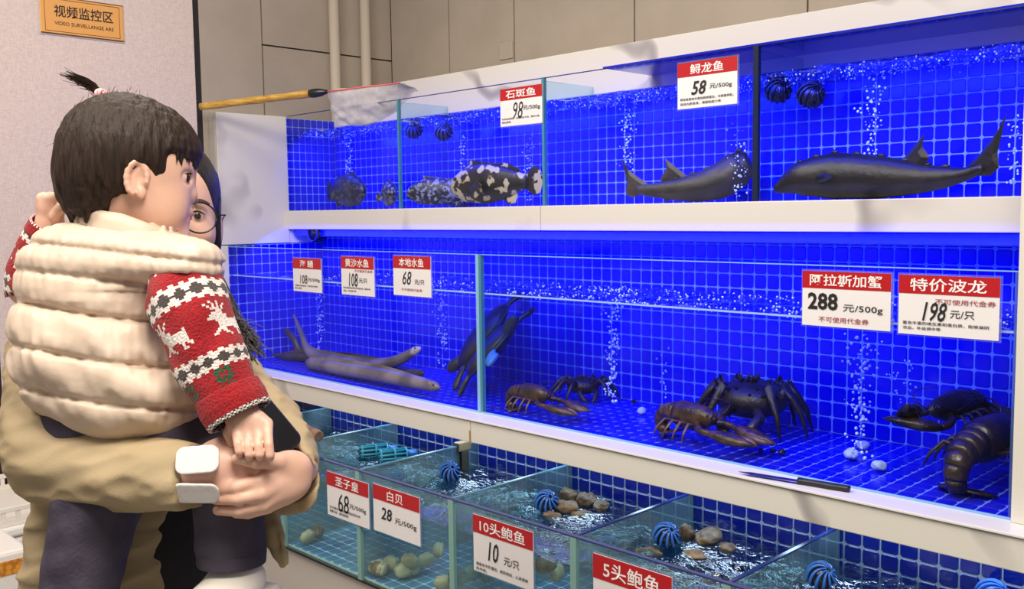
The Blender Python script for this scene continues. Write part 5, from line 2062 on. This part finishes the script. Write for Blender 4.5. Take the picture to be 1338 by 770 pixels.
def hw2(f_, d_, s_):
    return HC2 + F2[:, 0] * f_ + F2[:, 1] * d_ + F2[:, 2] * s_


whead = [EL(hw2(0, -30, 0), (96, 88, 74), F2), EL(hw2(30, 30, 0), (62, 84, 58), F2, k=25), EL(hw2(52, 30, 38), (34, 26, 24), F2, k=18), EL(hw2(52, 30, -38), (34, 26, 24), F2, k=18),
         EL(hw2(60, 92, 0), (28, 22, 26), F2, k=18), EL(hw2(99, 34, 0), (15, 11, 13), F2, k=10), RC(hw2(86, 0, 0), hw2(100, 30, 0), 8, 9, k=12),
         EL(hw2(86, 60, 0), (12, 6, 22), F2, k=6), EL(hw2(83, 71, 0), (12, 7, 19), F2, k=5),
         EL(hw2(93, 0, 32), (12, 10, 17), F2, k=10, sub=True), EL(hw2(93, 0, -32), (12, 10, 17), F2, k=10, sub=True),
         EL(hw2(76, 1, 31), (13, 12.5, 14), F2, k=3), EL(hw2(76, 1, -31), (13, 12.5, 14), F2, k=3),
         EL(hw2(-2, 18, 76), (16, 30, 7), F2, k=4), EL(hw2(-2, 18, -76), (16, 30, 7), F2, k=4),
         RC(hw2(-14, 60, 0), L(200, 430, 250), 50, 54, k=20)]
wt = [RC(L(195, 450, 235), L(190, 700, 190), 84, 88, k=40), RC(L(110, 445, 225), L(266, 450, 245), 50, 46, k=40), RC(L(190, 700, 190), L(185, 800, 170), 88, 92, k=40)]
armR = [RC(L(90, 450, 200), L(68, 596, 25), 38, 34, k=20), RC(L(68, 598, 20), L(255, 618, -98), 33, 27, k=15)]
armL = [RC(L(268, 458, 225), L(344, 552, 72), 36, 32, k=20), RC(L(344, 552, 72), L(390, 612, -18), 31, 22, k=15)]
# left hand: comes from the cuff on the image right and folds over the other hand
lh_ = [RC(L(390, 612, -18), L(380, 619, -66), 22, 25, k=12), EL(L(368, 626, -82), (32, 28, 17), frame((-1, .18, -.45)), k=14), EL(L(378, 610, -78), (24, 15, 15), frame((-1, .1, -.4)), k=12),
       EL(L(372, 640, -80), (28, 16, 15), frame((-1, .35, -.4)), k=12)]
lh_ += chain([L(360, 620, -94), L(340, 629, -110), L(310, 637, -116), L(284, 641, -110)], [9.6, 9.0, 7.9, 6.6], k=1.5, k0=9)
lh_ += chain([L(364, 634, -96), L(342, 646, -114), L(310, 652.5, -117), L(282, 653, -108)], [9.2, 8.6, 7.7, 6.4], k=1.5, k0=9)
lh_ += chain([L(366, 646, -92), L(344, 661, -108), L(312, 668, -110), L(284, 667, -101)], [8.8, 8.0, 7.2, 6.0], k=1.5, k0=9)
lh_ += chain([L(368, 650, -82), L(350, 664, -88), L(324, 672, -84), L(308, 672, -74)], [8.2, 7.2, 6.2, 5.4], k=1.5, k0=9)
lh_ += chain([L(384, 606, -70), L(364, 603, -98), L(336, 604, -120), L(309, 599.5, -121)], [12, 10, 8.2, 6.2], k=2.0, k0=10)
# right hand: from the cuff on the image left
rh_ = [RC(L(258, 616, -98), L(284, 610, -96), 27, 27, k=12), EL(L(306, 604, -90), (36, 29, 17), frame((1, -.12, .25)), k=16)]
for n_, (y0, y1) in enumerate(((586, 584), (598, 597), (610, 611), (622, 624))):
    rh_ += chain([L(318, y0, -92), L(345, y1, -78), L(366, y1 + 3, -50), L(372, y1 + 5, -28)], [11, 10, 8.8, 7.4], k=2, k0=10)
rh_ += chain([L(282, 590, -94), L(310, 578, -80), L(334, 574, -66)], [13, 10.5, 8], k=4, k0=10)
fw_ = to_local(to_world(L(150, 900, 150)))
fl_ = []
for dx in (-95, 95):
    hip = L(190, 800, 175) + np.array([dx * .8, 40, 0])
    wp = to_world(hip)
    foot = to_local((wp[0], wp[1], .09))
    fl_ += [RC(hip, (hip + foot) / 2, 80, 58, k=30), RC((hip + foot) / 2, foot, 56, 40, k=25)]
solid('body', whead + wt + armR + armL + lh_ + rh_ + fl_, 2.6, SKIN_W, mum)
NAIL = mat('fingernail', (0.80, 0.50, 0.42), .25)
for (x, y, c) in ((284, 640, -112.5), (283, 650.5, -110.5), (283, 665, -104.5)):
    solid('fingernail', [EL(L(x, y, c), (4.5, 3.6, 2.6))], 1.0, NAIL, mum)
for s in (1, -1):
    M_ = MB()
    M_.ball((0, 0, 0), 11.5, 14, 10)
    V = np.array(M_.v) + hw2(77.6, 1.5, s * 31)
    Q = np.array([q for q in M_.f if len(q) == 4])
    npmesh('eye', to_world(V), Q, mat('eye_white', (.75, .72, .70), .1), mum)
    solid('iris', [EL(hw2(89.0, 1.5, s * 31 + 1.5), (2, 5.4, 5.4), F2)], 1.0, EYE, mum)
    M_ = MB()
    q = [to_world(hw2(91 - abs(t) * 7, -5.5 + 5 * t * t, s * 31 + 14 * t)) for t in np.linspace(-1, 1, 9)]
    M_.tube(q, [.0004, .0009, .0011, .0012, .0012, .0012, .0011, .0009, .0004], 5)
    M_.build('eyelashes', EYE, mum)
    M_ = MB()
    q = [to_world(hw2(97 - abs(t) * 12, -21 + 4 * t * t, s * 33 + 18 * t)) for t in np.linspace(-1, 1, 9)]
    M_.tube(q, [(.0008, .0018), (.001, .003), (.0012, .0036), (.0012, .0036), (.0012, .0036), (.0012, .0034), (.001, .003), (.001, .0024), (.0006, .001)], 6)
    M_.build('eyebrow', mat('eyebrow_brown', (.08, .05, .04), .7), mum)
solid('lips', [EL(hw2(93, 61, 0), (8, 4.5, 20), F2), EL(hw2(91, 70, 0), (8, 5, 16), F2, k=2)], 2.0, LIP, mum)
# hair
whair = [EL(hw2(-6, -34, 0), (102, 95, 79), F2), EL(hw2(-30, 50, 0), (66, 110, 80), F2, k=25), RC(hw2(-30, 60, 40), hw2(-20, 170, 52), 34, 24, k=20), RC(hw2(-30, 60, -40), hw2(-20, 170, -52), 34, 24, k=20),
         EL(hw2(96, 36, 0), (92, 118, 68), F2, k=8, sub=True)]
for i in range(40):
    s = 1 if i % 2 else -1
    u = rr.uniform(0, 1)
    whair += chain([hw2(62 - 50 * u, -82 + 14 * u, s * (30 + 40 * u)), hw2(40 - 40 * u, -30, s * (67 + 7 * u)), hw2(22 - 34 * u, 40, s * (72 + 4 * u)), hw2(4 - 26 * u, 120, s * (70 + 4 * u))], [4, 4.5, 4, 2.5], k=3)
solid('hair', whair, 2.8, HAIR_W, mum)
M_ = MB()
for i in range(330):
    d0 = rr.normal(size=3) * np.array([6, 6, 7])
    tip = L(327, 458, 60) + rr.normal(size=3) * np.array([9, 9, 10]) + np.array([0, 0, 0])
    if rr.random() < .35:
        tip += (L(300, 412, 90) - L(327, 458, 60)) * rr.uniform(.2, .7) + np.array([10, -8, 0]) * rr.random()
    M_.tube(to_world(catmull([L(268, 350, 235) + d0, L(284, 396, 150) + d0 * 1.3, L(300, 418, 95) + d0, tip], 4)), list(np.linspace(.0018, .0006, 13)), 3, cap=False)
M_.build('hair_lock', HAIR_W, mum)
# glasses
FR = mat('black_spectacle_frame', (0.012, 0.011, 0.012), .25)
gp = empty('spectacles', to_world(hw2(100, 4, 0)), None, world=True)
WORLD_PARENTS[gp.name] = tuple(map(float, to_world(hw2(100, 4, 0))))
gp.parent = mum
gp.matrix_parent_inverse = Matrix.Translation(-mum.location)
for s in (1, -1):
    c0 = hw2(101, 5, s * 34)
    r3 = [to_world(c0 + F2[:, 1] * 23 * math.sin(t) + F2[:, 2] * 25.5 * math.cos(t) - F2[:, 0] * 5 * s * math.cos(t)) for t in np.linspace(0, 2 * math.pi, 37)]
    M_ = MB()
    M_.tube(r3, .0013, 6)
    M_.build('rim', FR, gp, smooth=True)
    mobj('lens', r3[:-1], [tuple(range(36))], sheet_glass('spectacle_lens', (.97, .97, .98), ior=1.5), gp)
    M_ = MB()
    M_.tube([to_world(hw2(97, 0, s * 59)), to_world(hw2(90, -1, s * 73)), to_world(hw2(0, 0, s * 82)), to_world(hw2(-30, 20, s * 82))], .0013, 6)
    M_.build('temple', FR, gp)
M_ = MB()
M_.tube([to_world(hw2(102, 2, -9)), to_world(hw2(106, -2, 0)), to_world(hw2(102, 2, 9))], .0012, 6)
M_.build('bridge', FR, gp)

# coat
wc1, wc2, wc3 = Waves(6, 70, 21, (2.6, 1, 1.2)), Waves(5, 34, 22, (3.0, 1, 1.3)), Waves(6, 120, 23)


def coat_warp(P, d):
    r1 = wc1(P)
    return d + 4.2 * np.abs(r1) - 2.4 + 2.2 * np.abs(wc2(P)) - 1.2 + 2.4 * wc3(P)


ccx = L(248, 626, -90)
cuffdir = L(250, 622, -98) - L(160, 612, -40)
coat = [RC(L(185, 452, 225), L(185, 700, 185), 112, 126, k=30), RC(L(105, 445, 205), L(262, 452, 235), 62, 54, k=40), RC(L(190, 700, 185), L(170, 1100, 170), 130, 160, k=40),
        RC(L(74, 436, 165), L(64, 566, 30), 62, 61, k=30), EL(L(68, 588, 12), (58, 66, 58), k=20), RC(L(84, 606, 4), L(242, 625, -96), 57, 43, k=20),
        RC(L(266, 458, 215), L(340, 546, 75), 52, 46, k=30), RC(L(340, 546, 75), L(372, 596, 15), 46, 43, k=16), RC(L(374, 596, 15), L(377, 627, -34), 43, 45, k=10),
        RC(L(76, 640, 60), L(66, 800, 70), 38, 46, k=16),
        # openings: between the fronts, wrists
        BX(L(231, 920, 10), (40, 262, 100), 6, k=6, sub=True),
        RC(L(240, 622, -96), L(300, 624, -118), 27, 27, k=4, sub=True),
        RC(L(372, 620, -36), L(312, 640, -140), 37, 52, k=4, sub=True)]
F3 = frame((1, .02, -.30))
coat.append(BX(L(250, 626, -98) + F3[:, 0] * 62, (60, 90, 90), 2, F3, k=2, sub=True))
solid('coat', coat, 3.2, KHAKI, mum, warp=coat_warp)
# seam stitched along the sleeve
M_ = MB()
q = [to_world(L(x, y, c)) for x, y, c in ((26, 560, -42), (30, 600, -46), (46, 632, -52), (90, 648, -78), (160, 652, -112), (238, 655, -132))]
# shirt cuffs
for (x, y, c, hx, hy, tilt) in ((258, 601, -129, 25, 17, -.06), (256, 645, -128, 27, 14, .04)):
    F_ = frame((1, tilt, .12), (0, .87, -.42 if y < 620 else .42))
    q0 = L(x, y, c)
    solid('shirt_cuff', [PL(q0, (hx, hy, 1.9), 9, 1.6, F_)], 1.4, SHIRT, mum)
# black top and trousers
blk = [RC(L(195, 470, 225), L(200, 700, 180), 100, 116, k=30), RC(L(200, 700, 180), L(195, 800, 172), 116, 118, k=30)]
for dx in (-95, 95):
    hip = L(190, 800, 175) + np.array([dx * .8, 40, 0])
    wp = to_world(hip)
    foot = to_local((wp[0], wp[1], .10))
    blk += [RC(hip, (hip + foot) / 2, 92, 78, k=30), RC((hip + foot) / 2, foot, 76, 66, k=25)]
    z0 = to_local((wp[0], wp[1], .045)) + np.array([0, 0, -60])
    F_ = frame((.2, 0, -1))
    solid('shoe', [EL(z0, (130, 40, 46), F_), EL(z0 - F_[:, 0] * 50 - F_[:, 1] * 22, (60, 44, 42), F_, k=20)], 6.0, BLK, mum)
solid('black_outfit', blk, 4.5, BLK, mum)
# hanging coat tab with drawstring, below the far cuff
solid('coat_tab', chain([L(345, 660, 30), L(356, 700, 10), L(369, 738, 0)], [20, 14, 4], k=8) + chain([L(352, 664, 20), L(368, 700, 0), L(373, 735, -4)], [9, 5, 3.5], k=3), 2.4, KHAKI, mum, warp=lambda P, d: d + 1.2 * wc2(P * 1.6))

# phone held between the hands
ph = [BX((0, 0, 0), (37, 76, 4.2), 4.0)]
F_ = frame((.40, -.34, .85), (.66, .75, .05))
c0 = L(322, 533, -66)
V, Q = sdf([PL(c0, (37, 76, 4.4), 10, 2.5, F_)], 1.6)
e = empty('phone', to_world(c0), 'black phone held between the hands under the red cuff', 'phone', world=True)
npmesh('case', to_world(V), Q, mat('phone_black', (.012, .012, .016), .3), e)
V, Q = sdf([PL(c0 - F_[:, 2] * 3.6 * np.sign(F_[2, 2]), (33.5, 72.5, 1.7), 8, .6, F_)], .9)
npmesh('screen', to_world(V), Q, mat('phone_glass', (.008, .008, .012), .08), e)
